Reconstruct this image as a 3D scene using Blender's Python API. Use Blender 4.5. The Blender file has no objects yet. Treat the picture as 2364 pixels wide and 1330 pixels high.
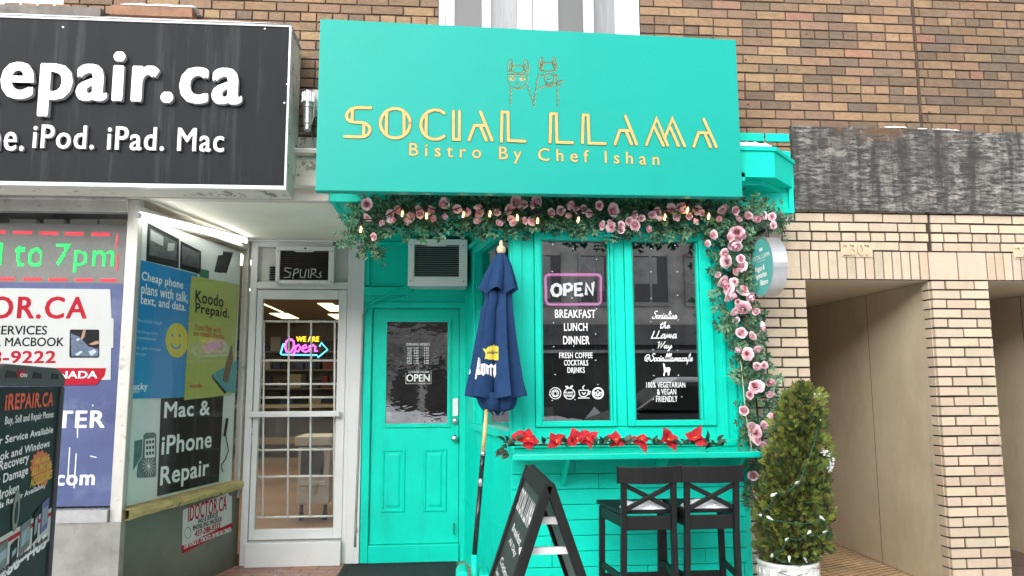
import bpy, math, random
from mathutils import Vector, Matrix, noise
from mathutils.bvhtree import BVHTree
random.seed(11)
S = bpy.context.scene
COL = S.collection
R = math.radians

# ------------------------------------------------------------------ camera
FPX, CD, CH = 1750.0, 4.9, 1.42            # focal length in photo pixels, distance to the facade, eye height
TH, PS, RO = R(7.273), R(4.778), R(-0.258)
_f = Vector((math.sin(PS)*math.cos(TH), math.cos(PS)*math.cos(TH), math.sin(TH)))
_r = Vector((math.cos(PS), -math.sin(PS), 0)); _u = _r.cross(_f)
_r, _u = _r*math.cos(RO)+_u*math.sin(RO), _u*math.cos(RO)-_r*math.sin(RO)
CP = Vector((0, -CD, CH))
cam = bpy.data.cameras.new('camera'); camo = bpy.data.objects.new('camera', cam); COL.objects.link(camo)
cam.sensor_width = 36; cam.lens = FPX/2364*36; cam.clip_start = 0.05; cam.clip_end = 500
m4 = Matrix((_r, _u, -_f)).transposed().to_4x4(); m4.translation = CP
camo.matrix_world = m4
S.camera = camo

# ------------------------------------------------------------------ sky, sun, exposure (overcast snowy day)
SUN_E, SUN_A = R(21), R(207)
w = bpy.data.worlds.new('World'); S.world = w; w.use_nodes = True
nt = w.node_tree; bg = nt.nodes['Background']
sky = nt.nodes.new('ShaderNodeTexSky'); sky.sky_type = 'NISHITA'; sky.sun_disc = False
sky.sun_elevation = SUN_E; sky.sun_rotation = SUN_A; sky.dust_density = 3.0
hs = nt.nodes.new('ShaderNodeHueSaturation'); hs.inputs['Saturation'].default_value = 0.18
nt.links.new(sky.outputs[0], hs.inputs['Color']); nt.links.new(hs.outputs[0], bg.inputs['Color'])
bg.inputs['Strength'].default_value = 0.15
sl = bpy.data.lights.new('sun', 'SUN'); sl.energy = 1.3; sl.angle = R(70); sl.color = (1, .98, .95)
so = bpy.data.objects.new('sun', sl); COL.objects.link(so)
so.rotation_euler = Vector((0.42, 0.84, -0.36)).to_track_quat('-Z', 'Y').to_euler()
S.view_settings.view_transform = 'Standard'; S.view_settings.look = 'None'
S.view_settings.gamma = 1; S.view_settings.exposure = 1.28

# ------------------------------------------------------------------ helpers
def lin(r, g, b):
    f = lambda c: (c/255/12.92) if c <= 10 else ((c/255+.055)/1.055)**2.4
    return (f(r), f(g), f(b))

def ray(px, py): return _f+_r*((px-1182)/FPX)-_u*((py-665)/FPX)
def P(px, py, Y):
    d = ray(px, py); return CP+d*((Y-CP.y)/d.y)
def PXX(px, py, X):
    d = ray(px, py); return CP+d*((X-CP.x)/d.x)
def X_(px, py, Y): return P(px, py, Y).x
def Z_(px, py, Y): return P(px, py, Y).z

class PL:                                   # a plane with its own axes: U right, V up, N towards the viewer
    def __init__(s, o, U=(1, 0, 0), V=(0, 0, 1)):
        s.o = Vector(o); s.U = Vector(U).normalized(); s.V = Vector(V).normalized(); s.N = s.U.cross(s.V).normalized()
    def uv(s, px, py):
        d = ray(px, py); t = (s.o-CP).dot(s.N)/d.dot(s.N); q = CP+d*t-s.o
        return (q.dot(s.U), q.dot(s.V))
    def pt(s, u, v, n=0): return s.o+s.U*u+s.V*v+s.N*n
    def sh(s, n): return PL(s.o+s.N*n, s.U, s.V)
    def uvs(s, pts): return [s.uv(*p) for p in pts]
def front(Y): return PL((0, Y, 0))

class MB:                                   # collects faces with material slots, then links them as one mesh object
    def __init__(s): s.v = []; s.f = []; s.m = []; s.c = []; s.mats = []; s.cur = 0; s.col = (1, 1, 1)
    def use(s, mat):
        if mat not in s.mats: s.mats.append(mat)
        s.cur = s.mats.index(mat); return s
    def add(s, vs, fs):
        b = len(s.v); s.v += [tuple(v) for v in vs]
        for f in fs: s.f.append([b+i for i in f]); s.m.append(s.cur); s.c.append(s.col)
    def box8(s, p):
        s.add(p, [(0, 3, 2, 1), (4, 5, 6, 7), (0, 1, 5, 4), (1, 2, 6, 5), (2, 3, 7, 6), (3, 0, 4, 7)])
    def box(s, x0, x1, y0, y1, z0, z1):
        s.box8([(x0, y0, z0), (x1, y0, z0), (x1, y1, z0), (x0, y1, z0), (x0, y0, z1), (x1, y0, z1), (x1, y1, z1), (x0, y1, z1)])
    def pbox(s, pl, u0, u1, v0, v1, n0, n1):
        s.box8([pl.pt(u, v, n) for n in (n0, n1) for u, v in ((u0, v0), (u1, v0), (u1, v1), (u0, v1))])
    def poly(s, pl, pts, n=0): s.add([pl.pt(u, v, n) for u, v in pts], [tuple(range(len(pts)))])
    def prism(s, pl, pts, n0, n1):
        k = len(pts); s.add([pl.pt(u, v, n0) for u, v in pts]+[pl.pt(u, v, n1) for u, v in pts],
            [tuple(range(k))[::-1], tuple(range(k, 2*k))]+[(i, (i+1) % k, (i+1) % k+k, i+k) for i in range(k)])
    def quadpx(s, pl, pts, n=0): s.poly(pl, pl.uvs(pts), n)
    def bar(s, a, b, w, d, up=(0, 0, 1)):    # rectangular bar from a to b
        a = Vector(a); b = Vector(b); t = (b-a).normalized(); x = t.cross(Vector(up))
        if x.length < 1e-4: x = t.cross(Vector((0, 1, 0)))
        x.normalize(); y = x.cross(t)
        o = [x*sx*w/2+y*sy*d/2 for sx, sy in ((-1, -1), (1, -1), (1, 1), (-1, 1))]
        s.box8([a+q for q in o]+[b+q for q in o])
    def tube(s, pts, r, n=8, cap=True):
        pts = [Vector(p) for p in pts]; rs = r if isinstance(r, (list, tuple)) else [r]*len(pts)
        vs = []; prev = None
        for i, p in enumerate(pts):
            t = (pts[min(i+1, len(pts)-1)]-pts[max(i-1, 0)]).normalized()
            x = (prev-t*prev.dot(t)) if prev else t.orthogonal()
            if x.length < 1e-6: x = t.orthogonal()
            x.normalize(); prev = x; y = t.cross(x)
            for k in range(n):
                a = 2*math.pi*k/n; vs.append(p+(x*math.cos(a)+y*math.sin(a))*rs[i])
        fs = [(i*n+k, i*n+(k+1) % n, (i+1)*n+(k+1) % n, (i+1)*n+k) for i in range(len(pts)-1) for k in range(n)]
        if cap: fs += [tuple(range(n))[::-1], tuple(range((len(pts)-1)*n, len(pts)*n))]
        s.add(vs, fs)
    def lathe(s, prof, c, ax=(0, 0, 1), n=20):
        ax = Vector(ax).normalized(); x = ax.orthogonal().normalized(); y = ax.cross(x); c = Vector(c)
        vs = [c+ax*z+(x*math.cos(2*math.pi*k/n)+y*math.sin(2*math.pi*k/n))*r for r, z in prof for k in range(n)]
        m = len(prof)
        fs = [(i*n+k, i*n+(k+1) % n, (i+1)*n+(k+1) % n, (i+1)*n+k) for i in range(m-1) for k in range(n)]
        if prof[0][0] > 1e-4: fs.append(tuple(range(n))[::-1])
        if prof[-1][0] > 1e-4: fs.append(tuple(range((m-1)*n, m*n)))
        s.add(vs, fs)
    def ribbon(s, pl, pts, wd, n0, n1, rnd=True):   # flat stroke with mitred joints and round ends
        p = [Vector(q).to_2d() for q in pts]; k = len(p); L = []; Rr = []
        for i in range(k):
            d0 = (p[i]-p[i-1]).normalized() if i else (p[1]-p[0]).normalized()
            d1 = (p[i+1]-p[i]).normalized() if i < k-1 else d0
            b = d0+d1; b = d0 if b.length < .1 else b.normalized()
            nn = Vector((-b.y, b.x)); q = max(.5, nn.dot(Vector((-d0.y, d0.x))))
            L.append(p[i]+nn*wd/2/q); Rr.append(p[i]-nn*wd/2/q)
        poly = list(Rr)
        def cap(c, d):
            a0 = math.atan2(-d.x, d.y)
            return [c+Vector((math.cos(a0+math.pi*j/5), math.sin(a0+math.pi*j/5)))*wd/2 for j in range(1, 5)]
        vs = []; top = []; fs = []
        for n in (n1, n0):
            vs += [pl.pt(q.x, q.y, n) for q in L]+[pl.pt(q.x, q.y, n) for q in Rr]
        for i in range(k-1):
            fs += [(i, k+i, k+i+1, i+1)]
            if n0 != n1: fs += [(i, i+1, 2*k+i+1, 2*k+i), (k+i, 3*k+i, 3*k+i+1, k+i+1)]
        if n0 != n1: fs += [(0, 2*k, 3*k, k), (k-1, 2*k-1, 4*k-1, 3*k-1)]
        s.add(vs, fs)
        if rnd:
            for c, a, b, d in ((p[0], L[0], Rr[0], p[0]-p[1]), (p[-1], Rr[-1], L[-1], p[-1]-p[-2])):
                d = d.normalized(); a0 = math.atan2((b-c).y, (b-c).x); a1 = math.atan2(d.y, d.x)
                dd = (a1-a0+math.pi) % (2*math.pi)-math.pi
                arc = [c+Vector((math.cos(a0+dd*2*j/6), math.sin(a0+dd*2*j/6)))*wd/2 for j in range(7)]
                s.prism(pl, [(q.x, q.y) for q in arc], n0, n1) if n0 != n1 else s.poly(pl, [(q.x, q.y) for q in arc], n1)
    def build(s, name, mat=None, parent=None, smooth=False, bevel=0, loc=None):
        me = bpy.data.meshes.new(name); r = parent
        while r is not None and r.parent is not None: r = r.parent
        off = Vector(r.location) if r is not None else Vector(loc or (0, 0, 0))
        me.from_pydata([Vector(v)-off for v in s.v], [], s.f)
        for mt in ([mat] if mat else s.mats): me.materials.append(mt)
        if not mat: me.polygons.foreach_set('material_index', s.m)
        if any(c != (1, 1, 1) for c in s.c):
            at = me.color_attributes.new('tone', 'FLOAT_COLOR', 'CORNER'); buf = []
            for f, c in zip(s.f, s.c): buf += [c[0], c[1], c[2], 1.0]*len(f)
            at.data.foreach_set('color', buf)
        if smooth: me.polygons.foreach_set('use_smooth', [True]*len(me.polygons))
        me.validate(); me.update()
        o = bpy.data.objects.new(name, me); COL.objects.link(o)
        if parent is not None: o.parent = parent
        elif loc: o.location = off
        if bevel:
            b = o.modifiers.new('bevel', 'BEVEL'); b.width = bevel; b.segments = 2; b.limit_method = 'ANGLE'; b.angle_limit = R(35)
        return o

def tag(o, label, cat, group=None, kind=None):
    o['label'] = label; o['category'] = cat
    if group: o['group'] = group
    if kind: o['kind'] = kind
    return o
def thing(name, label, cat, loc, group=None):
    o = bpy.data.objects.new(name, None); COL.objects.link(o); o.location = loc; o.empty_display_size = .1
    bpy.context.view_layer.update()
    return tag(o, label, cat, group)
def copy_tree(o, parent=None):
    c = o.copy(); COL.objects.link(c); c.parent = parent
    for ch in list(o.children): copy_tree(ch, c)
    return c

# text outlines: made once per string, mapped on any plane
_tc = {}
def text_geo(body, bold=0., shear=0., space=1., line=1.):
    key = (body, bold, shear, space, line)
    if key in _tc: return _tc[key]
    cu = bpy.data.curves.new('t', 'FONT'); cu.body = body; cu.offset = bold; cu.shear = shear; cu.space_character = space
    cu.space_line = line; cu.align_x = 'CENTER' if '\n' in body else 'LEFT'; cu.fill_mode = 'FRONT'; cu.resolution_u = 3; cu.extrude = .5
    o = bpy.data.objects.new('t', cu); COL.objects.link(o)
    bpy.context.view_layer.update()
    dg = bpy.context.evaluated_depsgraph_get(); me = o.evaluated_get(dg).to_mesh()
    vs = [tuple(v.co) for v in me.vertices]; fs = [tuple(p.vertices) for p in me.polygons]
    o.evaluated_get(dg).to_mesh_clear()
    bpy.data.objects.remove(o); bpy.data.curves.remove(cu)
    x0 = min(v[0] for v in vs); x1 = max(v[0] for v in vs); y0 = min(v[1] for v in vs); y1 = max(v[1] for v in vs)
    vs = [((v[0]-x0)/(x1-x0), (v[1]-y0)/(y1-y0), v[2]+.5) for v in vs]
    _tc[key] = (vs, fs, x1-x0); return _tc[key]
def text_uv(mb, pl, body, u0, v0, u1, v1, n=.001, depth=0., bold=0., shear=0., space=1., line=1.):
    vs, fs, wu = text_geo(body, 0., shear, space, line)
    ex = bold*.95/wu*(u1-u0); ey = ex*.55*(1 if v1 > v0 else -1); u0 += ex; u1 -= ex; v0 += ey; v1 -= ey
    if depth == 0: fs = [f for f in fs if all(vs[i][2] > .5 for i in f)]
    for k, (s_, r_) in enumerate(((0, 0), (-1, 0), (1, 0), (-.5, 0), (.5, 0), (-.7, 1), (.7, 1), (-.7, -1), (.7, -1)) if ex else ((0, 0),)): mb.add([pl.pt(u0+ex*s_+(u1-u0)*x, v0+ey*r_+(v1-v0)*y, n+depth*z+k*.00006) for x, y, z in vs], fs)
def text(mb, pl, body, x0, y0, x1, y1, n=.001, **k):   # ink box given where it sits on the plane
    xm, ym = (x0+x1)/2, (y0+y1)/2
    text_uv(mb, pl, body, pl.uv(x0, ym)[0], pl.uv(xm, y1)[1], pl.uv(x1, ym)[0], pl.uv(xm, y0)[1], n, **k)

# ------------------------------------------------------------------ materials
def nodes(name):
    m = bpy.data.materials.new(name); m.use_nodes = True; t = m.node_tree
    return m, t, t.nodes['Principled BSDF']
def N(t, ty, **k):
    n = t.nodes.new(ty)
    for a, b in k.items():
        if a.startswith('i_'): n.inputs[a[2:].replace('_', ' ')].default_value = b
        else: setattr(n, a, b)
    return n
def coords(t, scale=(1, 1, 1)):
    tc = N(t, 'ShaderNodeTexCoord'); mp = N(t, 'ShaderNodeMapping'); mp.inputs['Scale'].default_value = scale
    t.links.new(tc.outputs['Object'], mp.inputs['Vector']); return mp.outputs['Vector']
def ramp(t, src, stops):
    r = N(t, 'ShaderNodeValToRGB'); e = r.color_ramp.elements
    while len(e) < len(stops): e.new(.5)
    for q, (p, c) in zip(e, stops): q.position = p; q.color = (*c, 1) if len(c) == 3 else c
    t.links.new(src, r.inputs['Fac']); return r.outputs['Color']
def mixc(t, fac, a, b, mode='MIX'):
    x = N(t, 'ShaderNodeMix', data_type='RGBA', blend_type=mode)
    for k, v in ((0, fac), (6, a), (7, b)):
        if hasattr(v, 'is_output'): t.links.new(v, x.inputs[k])
        else: x.inputs[k].default_value = v if k == 0 else (*v, 1)
    return x.outputs[2]
def M(name, col, rough=.6, metal=0., var=.0, scale=6., stretch=(1, 1, 1), bump=0., bscale=80., spec=.5, attr=False,
      dirt=None, dscale=3., dstretch=(1, 1, 1), dlo=.5, dhi=.7, emit=0., ecol=None, coat=0., sub=0., trans=0.):
    m, t, p = nodes(name); c = None
    if attr:
        a = N(t, 'ShaderNodeAttribute', attribute_name='tone'); c = a.outputs['Color']
    if var or attr:
        nz = N(t, 'ShaderNodeTexNoise', i_Scale=scale, i_Detail=6., i_Roughness=.65); t.links.new(coords(t, stretch), nz.inputs['Vector'])
        g = ramp(t, nz.outputs['Fac'], [(.3, (1-var,)*3), (.7, (1+var*.6,)*3)])
        c = mixc(t, 1., c if c is not None else col, g, 'MULTIPLY')
    if dirt:
        nz = N(t, 'ShaderNodeTexNoise', i_Scale=dscale, i_Detail=8., i_Roughness=.7); t.links.new(coords(t, dstretch), nz.inputs['Vector'])
        fac = ramp(t, nz.outputs['Fac'], [(dlo, (0, 0, 0)), (dhi, (1, 1, 1))])
        c = mixc(t, fac, c if c is not None else col, dirt)
    if c is not None: t.links.new(c, p.inputs['Base Color'])
    else: p.inputs['Base Color'].default_value = (*col, 1)
    p.inputs['Roughness'].default_value = rough; p.inputs['Metallic'].default_value = metal
    p.inputs['Specular IOR Level'].default_value = spec; p.inputs['Coat Weight'].default_value = coat
    if trans: p.inputs['Transmission Weight'].default_value = trans
    if emit: p.inputs['Emission Color'].default_value = (*(ecol or col), 1); p.inputs['Emission Strength'].default_value = emit
    if bump:
        nz = N(t, 'ShaderNodeTexNoise', i_Scale=bscale, i_Detail=5.); t.links.new(coords(t), nz.inputs['Vector'])
        b = N(t, 'ShaderNodeBump', i_Strength=bump, i_Distance=.01); t.links.new(nz.outputs['Fac'], b.inputs['Height']); t.links.new(b.outputs[0], p.inputs['Normal'])
    return m
def glass(name, tint=(.9, .93, .92), base=.06, edge=.8, rough=.0, wob=0.):
    m = bpy.data.materials.new(name); m.use_nodes = True; t = m.node_tree; t.nodes.clear()
    tr = N(t, 'ShaderNodeBsdfTransparent'); tr.inputs['Color'].default_value = (*tint, 1)
    gl = N(t, 'ShaderNodeBsdfGlossy'); gl.inputs['Roughness'].default_value = rough
    lw = N(t, 'ShaderNodeLayerWeight', i_Blend=.5); pw = N(t, 'ShaderNodeMath', operation='POWER'); pw.inputs[1].default_value = 4
    ma = N(t, 'ShaderNodeMath', operation='MULTIPLY_ADD'); ma.inputs[1].default_value = edge; ma.inputs[2].default_value = base
    mx = N(t, 'ShaderNodeMixShader'); out = N(t, 'ShaderNodeOutputMaterial')
    t.links.new(lw.outputs['Facing'], pw.inputs[0]); t.links.new(pw.outputs[0], ma.inputs[0]); t.links.new(ma.outputs[0], mx.inputs[0])
    t.links.new(tr.outputs[0], mx.inputs[1]); t.links.new(gl.outputs[0], mx.inputs[2]); t.links.new(mx.outputs[0], out.inputs[0])
    if wob:
        nz = N(t, 'ShaderNodeTexNoise', i_Scale=9., i_Detail=2.); t.links.new(coords(t, (1, 1, 2.6)), nz.inputs['Vector'])
        b = N(t, 'ShaderNodeBump', i_Strength=wob, i_Distance=.02); t.links.new(nz.outputs['Fac'], b.inputs['Height']); t.links.new(b.outputs[0], gl.inputs['Normal'])
    return m

GREEN = (.0, .60, .465)
m_green = M('green_paint', GREEN, .45, spec=.22, var=.09, scale=5, bump=.14, bscale=35, dirt=(.01, .40, .31), dscale=2.6, dstretch=(1, 1, .35), dlo=.52, dhi=.85)
m_greenb = M('green_paint_soffit', GREEN, .5, spec=.2, var=.10, scale=2.)
m_groove = M('groove_dark', (.01, .12, .09), .9)
m_sign = M('turquoise_sign_panel', (.0, .33, .275), .42, spec=.3, var=.09, scale=170, bump=.06, bscale=220, dirt=(.0, .295, .24), dscale=1.1, dlo=.5, dhi=.75)
m_gold = M('gold_letter', (.56, .40, .14), .42, spec=.3, var=.12, scale=30)
m_outline = M('letter_edge', (.03, .13, .08), .7)
m_white = M('white_metal', (.62, .63, .63), .4, var=.06, scale=4, dirt=(.42, .40, .36), dscale=6, dlo=.62, dhi=.85)
m_cream = M('cream_paint', (.60, .57, .50), .6, var=.10, scale=3, dirt=(.26, .23, .19), dscale=4, dlo=.60, dhi=.85, bump=.1, bscale=40)
m_soffit = M('white_soffit', (.82, .79, .69), .75, var=.08, scale=2.5, dirt=(.6, .55, .46), dscale=2.2, dlo=.6, dhi=.85, bump=.15, bscale=120)
m_peel = M('peeling_paint', (.62, .59, .52), .8, var=.12, scale=5, dirt=(.22, .19, .16), dscale=9, dlo=.56, dhi=.62, bump=.3, bscale=30)
m_board = M('charcoal_sign_panel', (.009, .011, .014), .6, spec=.18, var=.35, scale=3, stretch=(1, 1, .3), dirt=(.065, .07, .072), dscale=11, dstretch=(1, 1, .06), dlo=.52, dhi=.85)
m_letter = M('white_acrylic', (.74, .74, .75), .35)
m_letside = M('white_acrylic_edge', (.45, .45, .46), .5)
m_black = M('black_plastic', (.008, .008, .009), .5, spec=.3)
m_dark = M('dark_interior', (.018, .017, .016), .9)
m_rubber = M('rubber_mat', (.012, .014, .016), .85, var=.3, scale=40, bump=.4, bscale=200)
m_steel = M('steel', (.55, .56, .58), .3, 1.)
m_snow = M('snow', (.88, .89, .92), .8, bump=.5, bscale=90, var=.04, scale=20)
m_mortar = M('brown_mortar', (.085, .056, .040), .95, var=.3, scale=12)
m_mortarb = M('dark_mortar', (.040, .029, .021), .95)
m_brick = M('brown_brick', (.3, .2, .1), .85, attr=True, var=.24, scale=26, stretch=(.6, 1, 1.6), bump=.6, bscale=70, dirt=(.095, .07, .052), dscale=1.6, dstretch=(1.3, 1, .35), dlo=.54, dhi=1.)
m_beige = M('beige_painted_brick', (.5, .4, .3), .62, attr=True, var=.08, scale=14, bump=.3, bscale=90, dirt=(.24, .19, .13), dscale=2.2, dstretch=(1.3, 1, .5), dlo=.52, dhi=1.)
m_beigep = M('beige_panel', (.54, .46, .335), .5, var=.10, scale=2, dirt=(.35, .28, .18), dscale=1.8, dstretch=(1, 1, .5), dlo=.5, dhi=.85, bump=.1, bscale=6)
m_glass = glass('clear_glass', base=.055, edge=.7)
m_glassd = glass('bistro_glass', (.60, .62, .62), base=.34, edge=.5)
m_glassm = glass('reflective_door_glass', (.30, .30, .30), base=.66, edge=.3, wob=.022)
m_sash = M('window_vinyl', (.80, .81, .82), .35, var=.03)
m_decal = M('white_decal', (.85, .85, .85), .5)
# ------------------------------------------------------------------ ground
YD = 1.4                                     # plane of the two shop doors
HC = (Z_(2185, 648, 0)-Z_(2185, 893.7, 0))/11  # height of one brick course
ZL = Z_(2000, 645.5, 0)                      # underside of the beige lintels
FZ = .03
def pavers(name):
    m, t, p = nodes(name); v = coords(t)
    b = N(t, 'ShaderNodeTexBrick'); b.offset = .5
    for k, q in (('Color1', (.40, .20, .155)), ('Color2', (.30, .145, .11)), ('Mortar', (.10, .075, .065))): b.inputs[k].default_value = (*q, 1)
    b.inputs['Scale'].default_value = 1; b.inputs['Brick Width'].default_value = .21; b.inputs['Row Height'].default_value = .105; b.inputs['Mortar Size'].default_value = .006
    mp = N(t, 'ShaderNodeMapping'); mp.inputs['Rotation'].default_value = (0, 0, R(8)); t.links.new(v, mp.inputs['Vector']); t.links.new(mp.outputs[0], b.inputs['Vector'])
    nz = N(t, 'ShaderNodeTexNoise', i_Scale=5., i_Detail=8.); t.links.new(v, nz.inputs['Vector'])
    g = ramp(t, nz.outputs['Fac'], [(.3, (.65, .62, .6)), (.7, (1.25, 1.2, 1.15))])
    c = mixc(t, 1., b.outputs['Color'], g, 'MULTIPLY'); t.links.new(c, p.inputs['Base Color'])
    r = ramp(t, nz.outputs['Fac'], [(.35, (.25,)*3), (.65, (.75,)*3)]); t.links.new(r, p.inputs['Roughness'])
    bp = N(t, 'ShaderNodeBump', i_Strength=.6, i_Distance=.01); t.links.new(b.outputs['Fac'], bp.inputs['Height']); bp.invert = True
    t.links.new(bp.outputs[0], p.inputs['Normal']); return m
m_pave = pavers('red_pavers')
def setting(name, mb, mat=None):
    o = mb.build(name, mat); o['kind'] = 'structure'; return o
g = MB(); g.add([(-60, -40, -.16), (60, -40, -.16), (60, 12, -.16), (-60, 12, -.16)], [(0, 1, 2, 3)])
setting('ground', g, M('slushy_asphalt', (.42, .42, .43), .6, var=.3, scale=.6, dirt=(.78, .79, .81), dscale=.35, dlo=.40, dhi=.55))
g = MB(); g.box(-14, 14, -4.1, 3.0, -.15, 0)
setting('sidewalk', g, M('wet_concrete', (.58, .57, .56), .5, var=.2, scale=3, dirt=(.80, .80, .82), dscale=1.2, dlo=.45, dhi=.58))
g = MB(); g.box(-2.2, .75, .03, YD-.005, .004, FZ); g.box(-.83, .75, -.4, .03, .004, FZ)
setting('entry_pavement', g, m_pave)

# ------------------------------------------------------------------ brick apartment building (upper wall, lower beige wall, niches)
bld = thing('brick_building', 'long brown brick building with painted beige brick ground floor and doorway niches', 'building', (1.5, 0, 0))
SR = lambda r, g, b, k=.68: tuple((c*.86+.14*sum(lin(r, g, b))/3)*k for c in lin(r, g, b))
BROWN = [SR(166, 132, 96)]*5+[SR(152, 122, 92)]*6+[SR(134, 110, 88)]*4+[SR(176, 142, 102)]*4+[SR(172, 124, 98)]*1+[SR(132, 112, 92)]*2+[SR(160, 126, 98)]*4
XJ = X_(2132, 345, 0)
SW = .105                                     # half a brick
def vary(c, a=.10):
    k = 1+random.uniform(-a, a); return tuple(x*k*(1+random.uniform(-.03, .03)) for x in c)
def course(mb, x0, x1, z, h, header, phase, pal, y=0., dep=.03, gap=.011, a=.1, dark=1., pinkmix=True):
    st = SW if header else 2*SW
    x = x0-(phase % 1)*st
    while x < x1-.012:
        a0, a1 = max(x, x0), min(x+st, x1)
        if a1-a0 > .02:
            mb.col = tuple(q*dark for q in vary(random.choice(pal), a))
            j = random.uniform(-.0025, .0025)
            zz = z+random.uniform(-.0015, .0015)
            mb.box(a0+gap/2, a1-gap/2, y+j, y+dep, zz+gap/2, zz+h-gap/2)
        x += st
wx = [X_(1013, 40, 0), X_(1476, 40, 0)]        # upper middle window
wl1 = X_(146, 10, 0)                           # right edge of the upper left window
zsl = Z_(60, 14, 0)
mb = MB().use(m_brick); k = int((2.98-ZL)/HC)
z = ZL+k*HC; n = k
while z < 6.2:
    ph = .5*(n % 2)
    for (a, b) in ((-5.2, wx[0]), (wx[1], XJ-.006), (XJ+.006, 6.4)):
        right = a > XJ
        hd = ((n+4) % 6 == 0) if not right else ((n+2) % 6 == 0)
        aa = a
        if a < -5 and z > zsl-.02: aa = wl1
        course(mb, aa, b, z, HC, hd, ph+(.31 if right else 0)+random.uniform(-.02, .02), BROWN, dark=.86 if right else 1.)
    z += HC; n += 1
mb.use(m_mortar); mb.col = (.5, .4, .3)
mb.box(-5.2, wx[0], .009, .16, 2.9, 6.2) if False else None
for (a, b, z0) in ((-5.2, wl1, 2.9), (wl1, wx[0], 2.9), (wx[1], 6.4, 2.9)):
    mb.box(a, b, .009, .16, z0, zsl if a < -5 else 6.2)
mb.box(XJ-.004, XJ+.004, .002, .03, 2.95, 6.2)
for px, py in ((1722, 138), (1793, 161), (1727, 241), (2145, 259), (1862, 79), (2102, 281)):
    c = P(px, py, -.004); mb.use(m_dark); mb.lathe([(.007, 0), (.0, .002)], c, (0, -1, 0), 8)
mb.build('wall', None, bld)
mb = MB(); mb.col = (1, 1, 1)
a = P(270, 40, 0); b = P(455, 46, 0)
mb.box(a.x, b.x, -.10, .0, a.z-.03, a.z+.035)
mb.build('brick_ledge', M('ledge_brick', (.26, .14, .085), .9, var=.3, scale=14), bld)
mb = MB(); mb.box(-5.2, X_(240, 32, 0), -.05, .02, Z_(120, 26, 0)-.055, Z_(120, 26, 0)+.012)
mb.build('window_sill', M('weathered_stone', (.16, .15, .135), .9, var=.4, scale=9), bld)
# windows of the upper storey
def sash_window(x0, x1, z0, z1, lights, y=.02):
    f = MB()
    f.box(x0, x0+.045, y-.02, y+.12, z0, z1); f.box(x1-.045, x1, y-.02, y+.12, z0, z1); f.box(x0+.045, x1-.045, y-.02, y+.12, z0, z0+.05)
    for a, b in zip([x0+.045]+[l[1] for l in lights], [l[0] for l in lights]+[x1-.045]): f.box(a, b, y+.0, y+.09, z0+.05, z1)
    fr = f.build('window', m_sash, bld, bevel=.004)
    for a, b, mt in lights:
        q = MB(); q.box(a, b, y+.06, y+.065, z0+.05, z1); q.build('pane', mt, fr)
m_pdark = M('dark_pane', (.030, .034, .036), .08, spec=.8); m_pcurt = M('curtained_pane', (.20, .21, .22), .15, var=.25, scale=7, stretch=(6, 1, .4), spec=.8)
xw = lambda px: X_(px, 50, .03)
sash_window(wx[0], xw(1228), 2.95, 6.15, [(xw(1049), xw(1113), m_pdark), (xw(1133), xw(1196), m_pcurt)])
sash_window(xw(1230), wx[1], 2.95, 6.15, [(xw(1288), xw(1349), m_pdark), (xw(1370), xw(1423), m_pcurt)])
xv = lambda px: X_(px, 5, .03)
sash_window(xv(-330), wl1, zsl, 6.15, [(xv(-280), xv(24), m_pdark), (xv(47), xv(128), M('net_curtain_pane', (.42, .44, .44), .2, spec=.8))])

# lower beige wall
BEI = [SR(212, 191, 163, .77)]*5+[SR(206, 184, 156, .77)]*3+[SR(220, 199, 168, .76)]*2
XP0 = 1.74
XN = [(X_(1861, 660, 0), X_(2149, 660, 0)), (X_(2284, 670, 0), X_(2284, 670, 0)+X_(2149, 660, 0)-X_(1861, 660, 0))]
XE = XN[1][1]+1.2
ztop = Z_(2100, 489, 0)
RD = .075
mb = MB().use(m_beige)
nrow = int(round((ztop-ZL)/HC))
z = ZL-HC; n = 1
while z > -.05:                                # pillars
    for i, (a, b) in enumerate(((XP0, XN[0][0]), (XN[0][1], XN[1][0]), (XN[1][1], XE))):
        course(mb, a, b, z, HC, False, .5*(n % 2)+(.25 if i == 0 else 0), BEI, a=.04, gap=.0125)
        for xs, sg in ((a, 1), (b, -1)):       # return faces of the pillar bricks
            if xs in (XP0, XE): continue
            mb.col = vary(random.choice(BEI), .04); xa = xs if sg > 0 else xs-.03
            mb.box(xs+(.001 if sg > 0 else -.03), xs+(.03 if sg > 0 else -.001), .031, .031+RD, z+.005, z+HC-.005)
    z -= HC; n += 1
def rows(x0, x1):
    for r in range(3, nrow+1):
        course(mb, x0, x1, ZL+r*HC, HC, r == 4, .5*(r % 2)+.1, BEI, a=.04, gap=.0125)
rows(XP0, XJ-.005); rows(XJ+.005, XE)
def soldier(x0, x1, wid):
    k = max(1, round((x1-x0)/wid)); st = (x1-x0)/k
    for i in range(k):
        mb.col = vary(random.choice(BEI), .04)
        mb.box(x0+i*st+.0045, x0+(i+1)*st-.0045, random.uniform(-.002, .002), .03, ZL+.004, ZL+3*HC-.005)
soldier(XP0, XN[0][0]-.03, .20); soldier(XN[0][0]-.03, XN[0][1]-.005, HC-.003); soldier(XN[0][1]-.005, XN[1][0]-.005, .205)
soldier(XN[1][0]-.005, XN[1][1], HC-.003); soldier(XN[1][1], XE, .205)
mb.use(m_mortarb); mb.col = (.2, .15, .1)
for a, b in ((XP0, XN[0][0]), (XN[0][1], XN[1][0]), (XN[1][1], XE)): mb.box(a+(.010 if a > XP0 else 0), b-(.010 if b < XE else 0), .012, .030+RD, -.05, ZL)
mb.box(XP0, XE, .012, .030+RD, ZL+.003, ztop+.25)
mb.build('ground_floor_wall', None, bld)
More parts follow.
